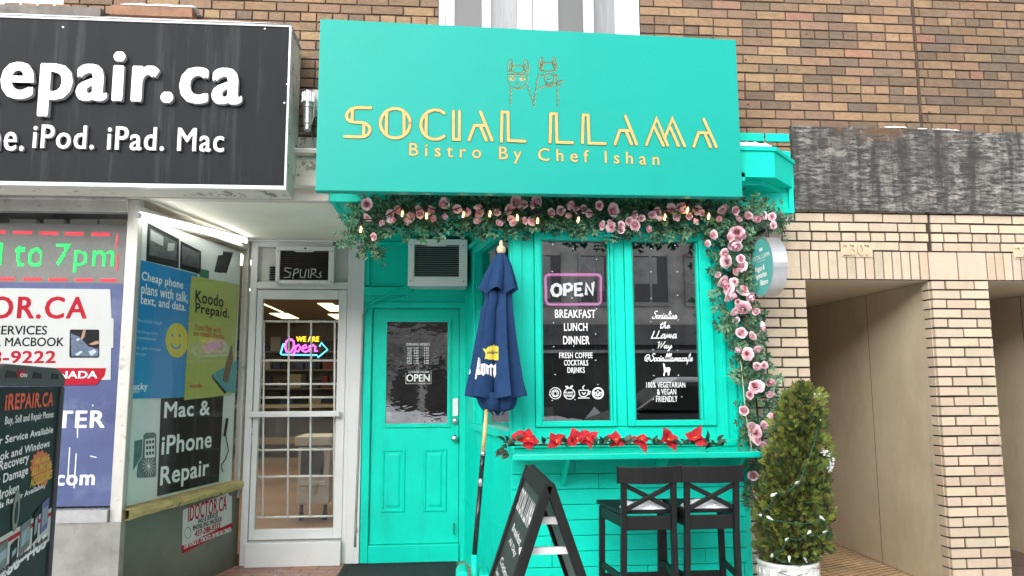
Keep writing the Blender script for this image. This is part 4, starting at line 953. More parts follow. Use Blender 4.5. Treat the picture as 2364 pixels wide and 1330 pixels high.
for a_ in range(0, 360, 24): strokes(q, pp, [[Q3(*cxy), Q3(cxy[0]+40*math.cos(R(a_)), cxy[1]+62*math.sin(R(a_)))]], .8, -.002, -.0012)
o = q.build('poster', None, None, loc=pp.pt(.2, .9, 0)); tag(o, 'grey cut-out picture of a phone with a cracked screen, left of the black poster', 'picture', 'posters in the angled display')
q = MB().use(m_black); q.tube([pp.pt(*pp.uv(*Q3(x_, y_)), .01) for x_, y_ in ((1388, 360), (1372, 440), (1385, 500), (1396, 560), (1378, 610), (1352, 650), (1360, 690))], .004, 6)
q.bar(pp.pt(*pp.uv(*Q3(1388, 362)), .01), pp.pt(*pp.uv(*Q3(1372, 470)), .01), .016, .012)
o = q.build('charging_cable', None, None, loc=pp.pt(1.3, .9, 0)); tag(o, 'black charging cable hanging at the right of the angled display', 'cable')
pk = pa.sh(.013)
q = MB().use(m_pw); pq(q, pk, [(422, 1178), (447, 1166), (450, 1170), (453, 1166), (526, 1138), (530, 1145), (535, 1145), (534, 1208), (420, 1261)], .002)
q.use(m_pr); pq(q, pk, [(419, 1261), (534, 1207), (538, 1219), (421, 1278)], .003)
text(q, pk, 'IDOCTOR.CA', 434, 1156, 522, 1191, n=.003, bold=.03, space=1.1); text(q, pk, '437-288-9222', 449, 1216, 508, 1230, n=.003, bold=.03)
q.use(m_pk); text(q, pk, 'SALE & SERVICES', 456, 1190, 502, 1201, n=.003, bold=.02); text(q, pk, 'IPHONE, IPAD, MACBOOK', 445, 1203, 511, 1216, n=.003, bold=.02)
strokes(q, pk, [ell(433, 1230, 7, 13)], .9, .002, .003)
q.use(m_decal); text(q, pk, '2108 YONGE ST. TORONTO, ON M4S 2A4, CANADA', 424, 1236, 532, 1249, n=.004, bold=.02)
o = q.build('sticker', None, None, loc=pk.pt(.8, .3, 0)); tag(o, 'torn white sticker with red letters on the grey metal bulkhead', 'sticker')

# ------------------------------------------------------------------ charcoal shop sign
YS = -.40; pk_ = front(YS)
bx0 = pk_.uv(667, 250)[0]; bt = pk_.uv(400, 50)[1]; bb = pk_.uv(400, 434)[1]
rs = thing('repair_shop_sign', 'charcoal sign board with thick white raised letters and a snowy top edge', 'sign', (-2.5, YS, bb))
q = MB(); q.box(-5.2, bx0-.012, YS, YS+.06, bb+.02, bt-.012); q.build('panel', m_board, rs)
q = MB(); q.box(-5.2, bx0, YS-.008, YS+.03, bb, bb+.022); q.box(bx0-.012, bx0, YS-.008, YS+.03, bb+.023, bt); q.box(-5.2, bx0-.013, YS-.008, YS+.03, bt-.012, bt); q.build('edge_trim', m_white, rs)
q = MB().use(m_peel); q.box(-5.2, bx0-.01, YS+.061, -.055, bb+.15, bt-.02)
q.add([(-5.2, YS+.061, bb+.02), (bx0-.01, YS+.061, bb+.02), (bx0-.01, -.17, bb-.0), (-5.2, -.17, bb-.0), (-5.2, YS+.061, bb+.149), (bx0-.01, YS+.061, bb+.149), (bx0-.01, -.10, bb+.149), (-5.2, -.10, bb+.149)], [(3, 2, 1, 0), (4, 5, 6, 7), (0, 1, 5, 4), (1, 2, 6, 5), (2, 3, 7, 6)])
q.build('box_body', None, rs)
q = MB().use(m_letside); 
for body, bx, bd, dp in (('epair.ca', (7, 124, 563, 277), .034, .03), ('iR', (-190, 84, 4, 240), .034, .03), ('iPod. iPad. Mac', (80, 295, 520, 349), .016, .02), ('iPhone.', (-158, 285, 61, 349), .016, .02)):
    nb = len(q.f); text(q, pk_, body, *bx, n=.0005, depth=dp, bold=bd, space=1.10)
q.use(m_letter); li = q.cur
for i in range(len(q.f)):
    ys = [q.v[k][1] for k in q.f[i]]
    if max(ys)-min(ys) < 1e-5 and ys[0] < YS-.015: q.m[i] = li
q.build('lettering', None, rs)
q = MB()
for px, py in ((44, 36), (184, 42), (348, 48), (361, 51), (146, 63), (518, 55), (612, 67), (664, 62), (663, 195), (657, 238)): q.lathe([(.007, 0), (.005, .004), (0, .005)], P(px, py, YS), (0, -1, 0), 8)
q.build('screws', m_steel, rs)
# ------------------------------------------------------------------ air conditioners
m_acw = M('clean_white_plastic', (.84, .84, .83), .4, var=.04, scale=5)
def air_con(name, label, bx, yf, depth, slat_mat, bezel, tilt=0):
    x0, x1, z0, z1 = X_(bx[0], (bx[1]+bx[3])/2, yf), X_(bx[2], (bx[1]+bx[3])/2, yf), Z_((bx[0]+bx[2])/2, bx[3], yf), Z_((bx[0]+bx[2])/2, bx[1], yf)
    t_ = thing(name, label, 'air conditioner', ((x0+x1)/2, yf, z0), 'window air conditioners over the shop doors')
    l_, r_, b_, tp = bezel; W_, H_ = x1-x0, z1-z0
    q = MB(); q.box(x0+.004, x1-.004, yf+.03, yf+depth, z0+.006, z1-.004); q.build('case', m_white, t_, bevel=.006)
    q = MB(); q.box(x0, x0+l_, yf, yf+.029, z0, z1); q.box(x1-r_, x1, yf, yf+.029, z0, z1); q.box(x0+l_, x1-r_, yf, yf+.029, z0, z0+b_); q.box(x0+l_, x1-r_, yf, yf+.029, z1-tp, z1)
    q.prism(PL((0, yf+.004, 0)), [(x0+W_*.3, z1-tp-.001), (x0+W_*.34, z1-tp-.012), (x0+W_*.62, z1-tp-.012), (x0+W_*.66, z1-tp-.001)], -.01, .003)
    q.build('front_bezel', m_acw if depth > .3 else m_white, t_, bevel=.004)
    q = MB(); q.box(x0+l_, x1-r_, yf+.024, yf+.028, z0+b_, z1-tp); q.build('coil', m_dark, t_)
    q = MB(); n_ = 15; hh = (H_-b_-tp)/n_
    for i in range(n_): z = z0+b_+hh*i; q.add([(x0+l_, yf+.006, z+.001), (x1-r_, yf+.006, z+.001), (x1-r_, yf+.020, z+hh*.6), (x0+l_, yf+.020, z+hh*.6)], [(0, 1, 2, 3)])
    q.build('louvre', slat_mat, t_)
    q = MB()
    for sx_ in (x0+l_*.45, x1-r_*.45):
        for sz_ in (z0+b_*.5, z1-tp*1.1): q.lathe([(.005, 0), (.004, .003), (0, .0035)], (sx_, yf, sz_), (0, -1, 0), 8)
    q.lathe([(.008, 0), (.008, .004), (0, .005)], (x0+W_*.5, yf, z1-tp*.5), (0, -1, 0), 8)
    q.build('screws', m_dark, t_); return t_, (x0, x1, z0, z1)
m_sl1 = M('grey_louvre', (.42, .43, .43), .5, dirt=(.60, .60, .60), dscale=5, dlo=.56, dhi=.7); m_sl2 = M('brown_louvre', (.085, .075, .065), .6, var=.3, scale=10)
air_con('air_conditioner', 'white air conditioner with pale slats jutting from the green wall', (942, 552, 1079, 660), YD-.32, .34, m_sl1, (.050, .066, .074, .045))
t2_, bx_ = air_con('air_conditioner', 'dirty white air conditioner with scrawled graffiti over the glass door', (636, 569, 771, 655), YD-.08, .16, m_sl2, (.035, .045, .030, .034))
q = MB().use(M('chalk_grey', (.42, .42, .41), .8)); pg_ = front(YD-.082)
for i, s_ in enumerate(([(672, 620), (660, 618), (657, 624), (671, 631), (668, 640), (656, 641)], [(676, 643), (680, 622), (688, 621), (689, 628), (680, 632)], [(694, 622), (693, 640), (703, 641), (707, 622)], [(712, 641), (713, 622)], [(717, 642), (720, 621), (729, 622), (728, 629), (720, 632), (736, 641)], [(742, 628), (738, 632), (742, 637), (738, 641)])):
    q.ribbon(pg_, pg_.uvs(s_), .007, .0003, .001+i*.0002)
q.build('graffiti', None, t2_)

# ------------------------------------------------------------------ door mat
A = P(828, 1272, YD); y1_, y0_ = YD-.09, .45
mt = MB(); mx0, mx1 = -.80, .07
mt.box(mx0, mx1, y0_, y1_, FZ+.001, FZ+.014)
for k_ in (.03, .055): 
    mt.box(mx0+k_, mx0+k_+.012, y0_+k_, y1_-k_, FZ+.0145, FZ+.018); mt.box(mx1-k_-.012, mx1-k_, y0_+k_, y1_-k_, FZ+.0145, FZ+.018); mt.box(mx0+k_+.013, mx1-k_-.013, y1_-k_-.012, y1_-k_, FZ+.0145, FZ+.018)
o = mt.build('door_mat', m_rubber, None, loc=((mx0+mx1)/2, .9, FZ)); tag(o, 'black rubber door mat in front of the green door', 'door mat')

# ------------------------------------------------------------------ closed blue umbrella and its stand
YU = -.25
umb = thing('patio_umbrella', 'furled navy blue patio umbrella with a yellow crown, standing by the bay', 'umbrella', P(1100, 1280, YU))
prof = [(584, 1157, 8), (590, 1157, 14), (612, 1156, 26), (640, 1153, 38), (662, 1151, 46), (675, 1151, 49)]
prof2 = [(672, 1151, 34), (690, 1152, 33), (706, 1151, 36), (716, 1148, 40), (745, 1148, 44), (790, 1147, 51), (840, 1147, 59), (880, 1146, 67), (912, 1146, 75), (917, 1146, 76)]
prof3 = [(905, 1146, 48), (930, 1148, 45), (944, 1149, 38), (952, 1149, 20)]
def canopy(mb, pr, n, nf, amp0, amp1, ph, hem=0.):
    cols = []; K = len(pr); sub = 4
    rows_ = []
    for i in range((K-1)*sub+1):
        f_ = i/sub; j = min(int(f_), K-2); a = f_-j
        y, cx_, hw = [pr[j][k_]*(1-a)+pr[j+1][k_]*a for k_ in range(3)]
        rows_.append((y, cx_, hw, i/((K-1)*sub)))
    for (y, cx_, hw, s_) in rows_:
        c = P(cx_, y, YU); rr = hw/FPX*4.65
        for k_ in range(n):
            th = 2*math.pi*k_/n
            w_ = th*nf/(2*math.pi)+ph+.20*math.sin(2*th+1)+s_*.10
            t_ = (w_ % 1.)                             # pleats that overlap to one side
            saw = (t_/.64 if t_ < .64 else (1-t_)/.36)
            am = amp0+(amp1-amp0)*s_
            q = 1-am*(1-saw**.75)
            q *= 1+.03*noise.noise(Vector((th*1.5, s_*4, ph)))
            dz_ = -hem*max(0, s_-.85)/.15*(.5-saw)*1.0
            cols.append((c.x+rr*q*math.cos(th), c.y+rr*.85*q*math.sin(th), c.z+dz_))
    m_ = len(rows_)
    mb.add(cols, [(i*n+k_, i*n+(k_+1) % n, (i+1)*n+(k_+1) % n, (i+1)*n+k_) for i in range(m_-1) for k_ in range(n)])
m_navy = M('navy_canvas', (.014, .042, .115), .85, spec=.15, var=.18, scale=10, bump=.25, bscale=60)
q = MB(); canopy(q, prof, 168, 6, .10, .55, .3, .045); canopy(q, prof2, 168, 7, .50, .62, .05, .02); canopy(q, prof3, 140, 6, .2, .55, .5, .05)
q.build('canopy', m_navy, umb)
bv = BVHTree.FromPolygons([Vector(v_) for v_ in q.v], q.f)
def on_canvas(px, py, off=.004):
    d = ray(px, py).normalized(); h = bv.ray_cast(CP, d)
    return h[0]-d*off if h[0] is not None else None
def inside(p, pts):
    x, y = p; c = False; j = len(pts)-1
    for i in range(len(pts)):
        if (pts[i][1] > y) != (pts[j][1] > y) and x < (pts[j][0]-pts[i][0])*(y-pts[i][1])/(pts[j][1]-pts[i][1])+pts[i][0]: c = not c
        j = i
    return c
def print_on(mb, pts, st=1.5):
    x0_ = min(p_[0] for p_ in pts); x1_ = max(p_[0] for p_ in pts); y0_ = min(p_[1] for p_ in pts); y1_ = max(p_[1] for p_ in pts)
    y = y0_
    while y < y1_:
        x = x0_
        while x < x1_:
            if inside((x+st/2, y+st/2), pts):
                c_ = [on_canvas(x+a_*st, y+b_*st) for a_, b_ in ((0, 0), (1, 0), (1, 1), (0, 1))]
                if all(k_ is not None for k_ in c_) and max((k_-c_[0]).length for k_ in c_) < .02: mb.add(c_, [(0, 1, 2, 3)])
            x += st
        y += st
U5 = lambda l_: [(1060+x*.346, 540+y*.346) for x, y in l_]
q = MB().use(M('print_yellow', (.62, .52, .06), .7)); print_on(q, U5([(158, 765), (180, 770), (195, 752), (228, 745), (230, 735), (236, 745), (262, 752), (262, 845), (170, 834), (178, 800)]))
print_on(q, U5([(402, 760), (411, 760), (411, 792), (402, 790)]))
q.use(m_decal)
for l_ in ([(128, 822), (140, 832), (140, 868), (134, 900), (148, 935), (122, 942), (118, 968), (106, 968), (112, 920), (120, 880)], [(144, 868), (176, 866), (176, 930), (160, 946), (146, 934)], [(182, 868), (196, 880), (214, 866), (230, 880), (246, 868), (246, 940), (236, 962), (228, 940), (228, 892), (216, 892), (216, 950), (204, 938), (204, 892), (196, 892), (196, 940), (182, 932)], [(60, 905), (76, 885), (74, 930), (60, 945)]): print_on(q, U5(l_), 1.0)
q.use(M('print_navy', (.015, .03, .08), .7))
for l_ in ([(155, 878), (166, 878), (166, 925), (155, 925)], [(186, 800), (192, 780), (197, 795), (205, 775), (212, 795), (222, 772), (226, 795), (240, 775), (246, 790), (258, 780), (256, 800), (240, 798), (225, 802), (205, 798)]): print_on(q, [(x, y) for x, y in U5(l_)], .8)
q.build('canopy_print', None, umb)
q = MB(); b_ = P(1124, 940, YU); e_ = P(1095, 1285, YU); j = lambda y: P(1124-(y-940)*29/345, y, YU)
q.tube([j(945), j(1050)], .0125, 12); q.use(1) if False else None
q.build('pole', M('pine_wood', (.60, .43, .20), .5, var=.2, scale=10, stretch=(6, 6, 1)), umb, smooth=True)
q = MB(); q.tube([j(1050), j(1105)], .0145, 14); q.tube([j(1122), j(1282)], .0150, 14); q.build('lower_pole', M('black_gloss', (.012, .012, .014), .25), umb, smooth=True)
q = MB(); q.tube([j(1042), j(1052)], .016, 14); q.tube([j(1104), j(1123)], .0165, 14); q.build('collar', m_steel, umb, smooth=True)
q = MB(); c = P(1157, 586, YU); q.lathe([(.020, 0), (.026, .010), (.030, .026), (.026, .040), (.012, .052), (.011, .062), (.013, .070), (.007, .084), (0, .088)], c, (0, 0, 1), 18); q.build('finial', M('pale_wood', (.58, .48, .32), .5), umb, smooth=True)
us = thing('umbrella_stand', 'turquoise painted stand holding the umbrella pole beside the bay', 'umbrella base', (P(1094, 1300, YU).x, YU, 0))
bz = Z_(1094, 1312, YU); xx = P(1092, 1300, YU).x
q = MB(); q.tube([P(1096, 1280, YU), (xx+.004, YU, .05)], .021, 14); q.build('tube', m_green, us, smooth=True)
q = MB(); q.prism(PL((xx, YU-.11, 0)), [(-.105, 0), (-.033, 0), (-.033, bz-.005), (-.045, bz+.01), (-.08, bz+.008), (-.10, bz-.02)], -.20, 0); q.prism(PL((xx, YU-.11, 0)), [(.033, 0), (.10, 0), (.10, bz-.025), (.085, bz-.012), (.042, bz-.012), (.033, bz-.02)], -.20, 0); q.box(xx-.03, xx+.03, YU-.10, YU+.1, 0, bz-.07)
q.build('weight', m_green, us, bevel=.012)

# ------------------------------------------------------------------ bar stools
m_stool = M('black_stained_wood', (.008, .008, .008), .5, spec=.3, var=.4, scale=20, stretch=(1, 1, .2), dirt=(.04, .036, .033), dscale=25, dlo=.68, dhi=.72)
def stool(px, label):
    YB_ = -.75; cx_ = X_(px, 1200, YB_)
    t_ = thing('bar_stool', label, 'bar stool', (cx_, YB_, 0), 'bar stools at the counter')
    wl = .137
    def part(name, fn, bev=.004):
        q = MB(); fn(q); q.build(name, m_stool, t_, bevel=bev)
    for s_ in (-1, 1):
        part('leg', lambda q: (q.bar((cx_+s_*wl, YB_+.0, .62), (cx_+s_*wl, YB_-.03, .96), .030, .034, up=(0, 1, 0)), q.bar((cx_+s_*(wl+.012), YB_+.02, 0), (cx_+s_*wl, YB_, .62), .032, .036, up=(0, 1, 0))))
        part('leg', lambda q: q.bar((cx_+s_*.192, YB_+.375, 0), (cx_+s_*.180, YB_+.365, .715), .033, .033, up=(0, 1, 0)))
    def rail(q):
        k_ = 8; A_ = []
        for i in range(k_+1):
            u = -1+2*i/k_; x = cx_+u*.174; y = YB_-.050+.028*u*u
            A_.append((x, y))
        vs = []
        for (x, y) in A_: 
            u = (x-cx_)/.174
            vs += [(x, y, .893-.004*(1-u*u)), (x, y-.022, .893-.004*(1-u*u)), (x, y-.026, .978+.002*u*u), (x, y-.004, .978+.002*u*u)]
        q.add(vs, [(i*4+a, i*4+(a+1) % 4, i*4+4+(a+1) % 4, i*4+4+a) for i in range(k_) for a in range(4)]+[(0, 1, 2, 3), tuple(range(4*k_, 4*k_+4))[::-1]])
    part('top_rail', rail)
    part('cross_brace', lambda q: q.bar((cx_-wl, YB_-.012, .745), (cx_+wl, YB_-.026, .882), .026, .016, up=(0, 1, 0)))
    part('cross_brace', lambda q: q.bar((cx_+wl, YB_-.002, .745), (cx_-wl, YB_-.016, .882), .026, .016, up=(0, 1, 0)))
    part('seat', lambda q: q.add([(cx_-.150, YB_+.02, .72), (cx_+.150, YB_+.02, .72), (cx_+.205, YB_+.41, .72), (cx_-.205, YB_+.41, .72), (cx_-.150, YB_+.02, .742), (cx_+.150, YB_+.02, .742), (cx_+.205, YB_+.41, .742), (cx_-.205, YB_+.41, .742)],
         [(3, 2, 1, 0), (4, 5, 6, 7), (0, 1, 5, 4), (1, 2, 6, 5), (2, 3, 7, 6), (3, 0, 4, 7)]))
    part('seat_rail', lambda q: (q.bar((cx_-wl+.014, YB_+.002, .675), (cx_+wl-.014, YB_+.002, .675), .075, .02, up=(0, 1, 0)), [q.bar((cx_+s_*(wl+.004), YB_+.02, .685), (cx_+s_*.182, YB_+.35, .685), .018, .065) for s_ in (-1, 1)]))
    part('stretcher', lambda q: (q.bar((cx_-.17, YB_+.37, .315), (cx_+.17, YB_+.37, .315), .035, .02, up=(0, 1, 0)), [q.bar((cx_+s_*(wl+.006), YB_+.012, .385), (cx_+s_*.186, YB_+.36, .385), .018, .035) for s_ in (-1, 1)], q.bar((cx_-wl, YB_+.012, .20), (cx_+wl, YB_+.012, .20), .035, .02, up=(0, 1, 0))))
    return cx_
cxs = [stool(1497, 'black cross-back bar stool nearer the menu board, snow on its seat'), stool(1642, 'black cross-back bar stool nearer the potted conifer, snow on its seat')]
for cx_, lb in zip(cxs, ('snow lying on the seat of the stool nearer the menu board', 'snow lying on the seat of the stool nearer the conifer')):
    q = MB(); nx, ny = 26, 10; g_ = []
    for j_ in range(ny+1):
        for i in range(nx+1):
            u, v_ = i/nx, j_/ny; e = min(u, 1-u)*9; e2 = min(v_, 1-v_)*3.2
            h = .046*min(1, e)**.6*min(1, e2)**.6*(.75+.5*noise.noise(Vector((u*5+cx_*3, v_*2, 0))))
            g_.append((cx_-.128+.256*u+.01*noise.noise(Vector((v_*6, u*9, 2))), -.75+.025+.13*v_+.012*noise.noise(Vector((u*7, 3, 1))), .7425+max(0, h)))
    q.add(g_, [(j_*(nx+1)+i, j_*(nx+1)+i+1, (j_+1)*(nx+1)+i+1, (j_+1)*(nx+1)+i) for j_ in range(ny) for i in range(nx)])
    o = q.build('snow', m_snow, None, smooth=True, loc=(cx_, -.7, .742)); tag(o, lb, 'snow', kind='stuff')

# ------------------------------------------------------------------ menu board (A-frame seen from its side)
yn, yfar = -2.46, -1.86
mn = thing('menu_board', 'black A-frame menu board with white food lettering, seen from the side', 'sandwich board', (X_(1272, 1122, yn), (yn+yfar)/2, 0))
xr_ = X_(1269, 1122, yn); zr = Z_(1269, 1116, yn)
tan = .345
m_fr = M('black_frame_wood', (.011, .0125, .012), .6, spec=.25, var=.3, scale=15)
def leafp(sgn):                              # plane of one leaf: U along the board, V down the slope
    dn = Vector((sgn*tan, 0, -1)).normalized()
    return Vector((xr_+sgn*.016, yn, zr)), dn
Lh = 1.14
for sgn in (-1, 1):
    o_, dn = leafp(sgn); out = Vector((sgn, 0, tan)).normalized()
    q = MB()
    for y in (yn, yfar-.042):
        a_, b_ = o_, o_+dn*Lh
        p_ = []
        for w_ in (a_, b_):
            for (yy, nn) in ((y, 0), (y+.042, 0), (y+.042, -.030), (y, -.030)):
                p_.append(Vector((w_.x, yy, w_.z))+out*nn)
        q.box8(p_)
    for (s0, s1) in ((0, .05), (.86, .91)):
        p_ = []
        for s_ in (s0, s1):
            w_ = o_+dn*s_
            for (yy, nn) in ((yn+.0425, -.001), (yfar-.0425, -.001), (yfar-.0425, -.029), (yn+.0425, -.029)): p_.append(Vector((w_.x, yy, w_.z))+out*nn)
        q.box8(p_)
    q.build('leaf_frame', m_fr, mn, bevel=.003)
    pl_ = PL(o_+dn*.05-out*.010+Vector((0, yfar-.042-yn, 0)), (0, -1, 0) if sgn < 0 else (0, 1, 0), -dn)
    if sgn > 0: pl_ = PL(o_+dn*.05-out*.010+Vector((0, .042, 0)), (0, 1, 0), -dn)
    W_ = yfar-yn-.086
    q = MB().use(M('menu_black', (.030, .030, .030), .45, var=.3, scale=12) if sgn < 0 else M('board_back', (.30, .32, .32), .5))
    q.pbox(pl_, 0.001, W_, -.80, -.001, -.006, 0)
    if sgn < 0:
        q.use(m_decal)
        text_uv(q, pl_, 'SOCIAL LLAMA', .03, -.115, W_-.04, -.03, .001, bold=.03, space=1.1)
        for i, (w0_, s_) in enumerate(((.30, 'Breakfast'), (.26, 'All Day'), (.36, 'Cocktails'), (.42, 'Sandwiches & Wraps'), (.34, 'Vegan Specials'))):
            vv = -.155-i*.048 if i < 2 else -.185-i*.050
            text_uv(q, pl_, s_, W_/2-w0_/2, vv-.028, W_/2+w0_/2, vv, .001, bold=.015, shear=.2)
        q.prism(pl_, [(.22+x_*.05, -.46+y_*.06) for x_, y_ in ((0, 1), (.2, 1), (.3, .55), (1, .5), (1, .1), (.85, -.2), (.7, .1), (.4, .1), (.3, -.2), (.15, .1))], .0, .0012)
        q.use(M('menu_pale', (.60, .55, .50), .4, var=.5, scale=14)); q.prism(pl_, [(.0, -.40), (W_-.02, -.585), (W_-.02, -.80), (.0, -.80)], 0, .0015)
        for i in range(46):
            q.use(random.choice((M('food_brown', (.24, .11, .05), .5), M('food_green', (.10, .24, .07), .5), M('food_tan', (.50, .36, .20), .5), m_pk, M('food_red', (.4, .06, .04), .5)))) if i == 0 or i % 6 == 0 else None
            u = random.uniform(.04, W_-.07); v_ = random.uniform(-.78, -.52-.2*u/W_)
            q.prism(pl_, [(u+random.uniform(.008, .028)*math.cos(a_), v_+random.uniform(.008, .03)*math.sin(a_)) for a_ in (0, 1.2, 2.4, 3.6, 5)], .0016, .0018+i*.00006)
    q.build('menu_panel', None, mn)
q = MB().use(m_letter)
for py in (1208, 1279):
    zz = Z_(1270, py, yn); d_ = (zr-zz)*tan
    q.bar((xr_-d_-.02, yn+.05, zz), (xr_+d_+.01, yn+.05, zz), .012, .022, up=(0, 0, 1))
q.build('spreader', None, mn)
q = MB()
for y in (yn+.10, yfar-.14): q.box(xr_-.014, xr_+.014, y, y+.05, zr-.012, zr-.006)
q.build('hinge', m_steel, mn)

# ------------------------------------------------------------------ grey plastic sidewalk board at the left
dirU = Vector((-.235, .972, 0)).normalized()
Qf = P(131, 1000, -2.3); pl2 = PL((Qf.x, Qf.y, 0), dirU)
board = thing('sidewalk_board', 'grey plastic sidewalk board with a black phone repair poster, at the left edge', 'sandwich board', (Qf.x+.06, -2.6, 0))
zt_ = pl2.uv(128, 892)[1]
W2 = .70; zb_ = .12
q = MB().use(M('charcoal_plastic', (.055, .057, .063), .5, bump=.1))
hz_ = pl2.uv(70, 845)[1]
hand_ = [(.012, zb_)]+[(.012, zt_-.03), (0.0, zt_+.01), (-.05, hz_-.004), (-.14, hz_+.012), (-W2+.14, hz_+.012), (-W2+.05, hz_-.004), (-W2, zt_+.01), (-W2-.012, zt_-.03), (-W2-.012, zb_)]
rim = MB()
q.prism(pl2, [(-.0, zb_), (.016, zb_), (.016, zt_), (0.0, zt_)], -.05, .012); q.prism(pl2, [(-W2-.016, zb_), (-W2, zb_), (-W2, zt_), (-W2-.016, zt_)], -.05, .012)
q.prism(pl2, [(-W2-.016, zt_+.001), (.016, zt_+.001), (.014, zt_+.03), (-.03, hz_-.012), (-.10, hz_), (-W2+.10, hz_), (-W2+.03, hz_-.012), (-W2-.014, zt_+.03)], -.05, .012)
q.prism(pl2, [(-W2-.016, zb_-.10), (.016, zb_-.10), (.016, zb_-.001), (-W2-.016, zb_-.001)], -.05, .012)
q.build('frame', None, board, bevel=.008)
q = MB().use(m_dark)
for u in (-.13, -W2+.13, -W2/2+.02): q.prism(pl2, [(u-.05, zt_+.022), (u+.05, zt_+.022), (u+.035, zt_+.038), (u-.04, zt_+.040)], .0125, .0135)
q.build('hand_slot', None, board)
q = MB().use(m_decal); hx = pl2.uv(38, 866)
q.use(m_pr).prism(pl2, [(hx[0]-.04, hx[1]-.006), (hx[0]+.03, hx[1]-.006), (hx[0]+.03, hx[1]+.012), (hx[0]-.04, hx[1]+.012)], .0126, .0132)
q.use(m_decal); text(q, pl2, 'ON', 33, 862, 49, 871, n=.0135, bold=.03)
q.build('handle_label', None, board)
m_pbk = M('poster_navy_black', (.007, .008, .014), .5, spec=.25)
q = MB().use(m_pbk); q.prism(pl2, [(-W2+.001, zb_), (-.001, zb_), (-.001, zt_-.001), (-W2+.001, zt_-.001)], -.04, .0)
q.use(M('poster_vermilion', (.72, .09, .035), .4)); text(q, pl2, 'iREPAIR.CA', 11, 907, 122, 943, n=.001, bold=.03, space=1.08)
q.use(m_decal)
for s_, bx in (('Buy, Sell and Repair Phones', (11, 955, 122, 977)), ('Repair Service Available', (-52, 1001, 120, 1024)), ('MacBook and Windows', (-60, 1037, 112, 1056)), ('Data Recovery', (-52, 1062, 64, 1092)), ('Water Damage', (-60, 1096, 62, 1124)), ('Screen Broken', (-70, 1136, 41, 1160)), ('(AirPods Repair Available)', (-52, 1148, 101, 1166))):
    text(q, pl2, s_, *bx, n=.001, bold=.018, space=1.04)
star = pl2.uvs([(94+26*(1 if i % 2 else .84)*math.cos(R(i*12)), 1081+43*(1 if i % 2 else .84)*math.sin(R(i*12))) for i in range(30)])
q.use(M('poster_orange2', (.66, .13, .035), .4)).prism(pl2, star, 0, .0015)
q.use(M('poster_yellow2', (.72, .50, .03), .4)); text(q, pl2, 'WE HAVE', 78, 1054, 112, 1069, n=.002, bold=.03); text(q, pl2, 'ALL PHONE', 72, 1072, 117, 1090, n=.002, bold=.03); text(q, pl2, 'ACCESSORIES', 69, 1094, 118, 1114, n=.002, bold=.03)
def pv(y, x=57): return pl2.uv(x, y)[1]
zA, zB, zC, zD = pv(1208), pv(1218), pv(1290), pv(1312)
q.use(m_pw).prism(pl2, [(-W2+.002, zC), (-.002, zC), (-.002, zA), (-W2+.002, zA)], 0, .001)
q.use(m_pr).prism(pl2, [(-W2+.002, zB-.012), (-.002, zB-.012), (-.002, zB), (-W2+.002, zB)], .0011, .0016)
for i, (u0_, u1_, h0, h1, mt_) in enumerate(((-.66, -.58, .0, .9, m_pk), (-.55, -.45, .05, .8, m_ink2), (-.42, -.36, .0, .65, m_pk), (-.34, -.24, .12, 1.0, m_ink2), (-.21, -.16, .2, 1.15, m_pk), (-.13, -.05, .30, 1.30, M('product_purple', (.10, .07, .26), .4)))):
    a_, b_ = zC+(zA-zC)*h0+.01, zC+(zA-zC)*h1
    q.use(mt_).prism(pl2, [(u0_, a_), (u1_, a_+.008), (u1_, b_+.008), (u0_, b_)], .0017, .003)
    q.use(M('product_screen', (.22, .30, .38), .3, var=.6, scale=25)); q.prism(pl2, [(u0_+.012, a_+.02), (u1_-.012, a_+.028), (u1_-.012, b_-.014), (u0_+.012, b_-.02)], .0031, .0036)
q.use(M('product_grey', (.16, .15, .14), .3)).prism(pl2, ell(-.40, zA+.05, .03, .055, 0, 14)[:-1], .0017, .004); q.use(m_pbk).prism(pl2, ell(-.40, zA+.045, .014, .03, 0, 12)[:-1], .0041, .0046)
q.use(m_pk); text_uv(q, pl2, 'Samsung, Google, Windows & MacBook', -W2+.03, zC+.004, -.03, zC+.026, .0020, bold=.01)
q.use(m_decal); text(q, pl2, '437-286-4465', -70, 1294, 101, 1330, n=.001, bold=.03)
q.build('poster_panel', None, board)
q = MB().use(M('charcoal_plastic_back', (.06, .062, .066), .5)); pl3 = PL((Qf.x-.16, Qf.y-.03, 0), dirU)
q.bar(pl2.pt(.0, hz_-.03, -.06), pl2.pt(.0, 0.02, -.45), .03, .03); q.bar(pl2.pt(-W2, hz_-.03, -.06), pl2.pt(-W2, 0.02, -.45), .03, .03)
q.build('rear_leg', None, board)

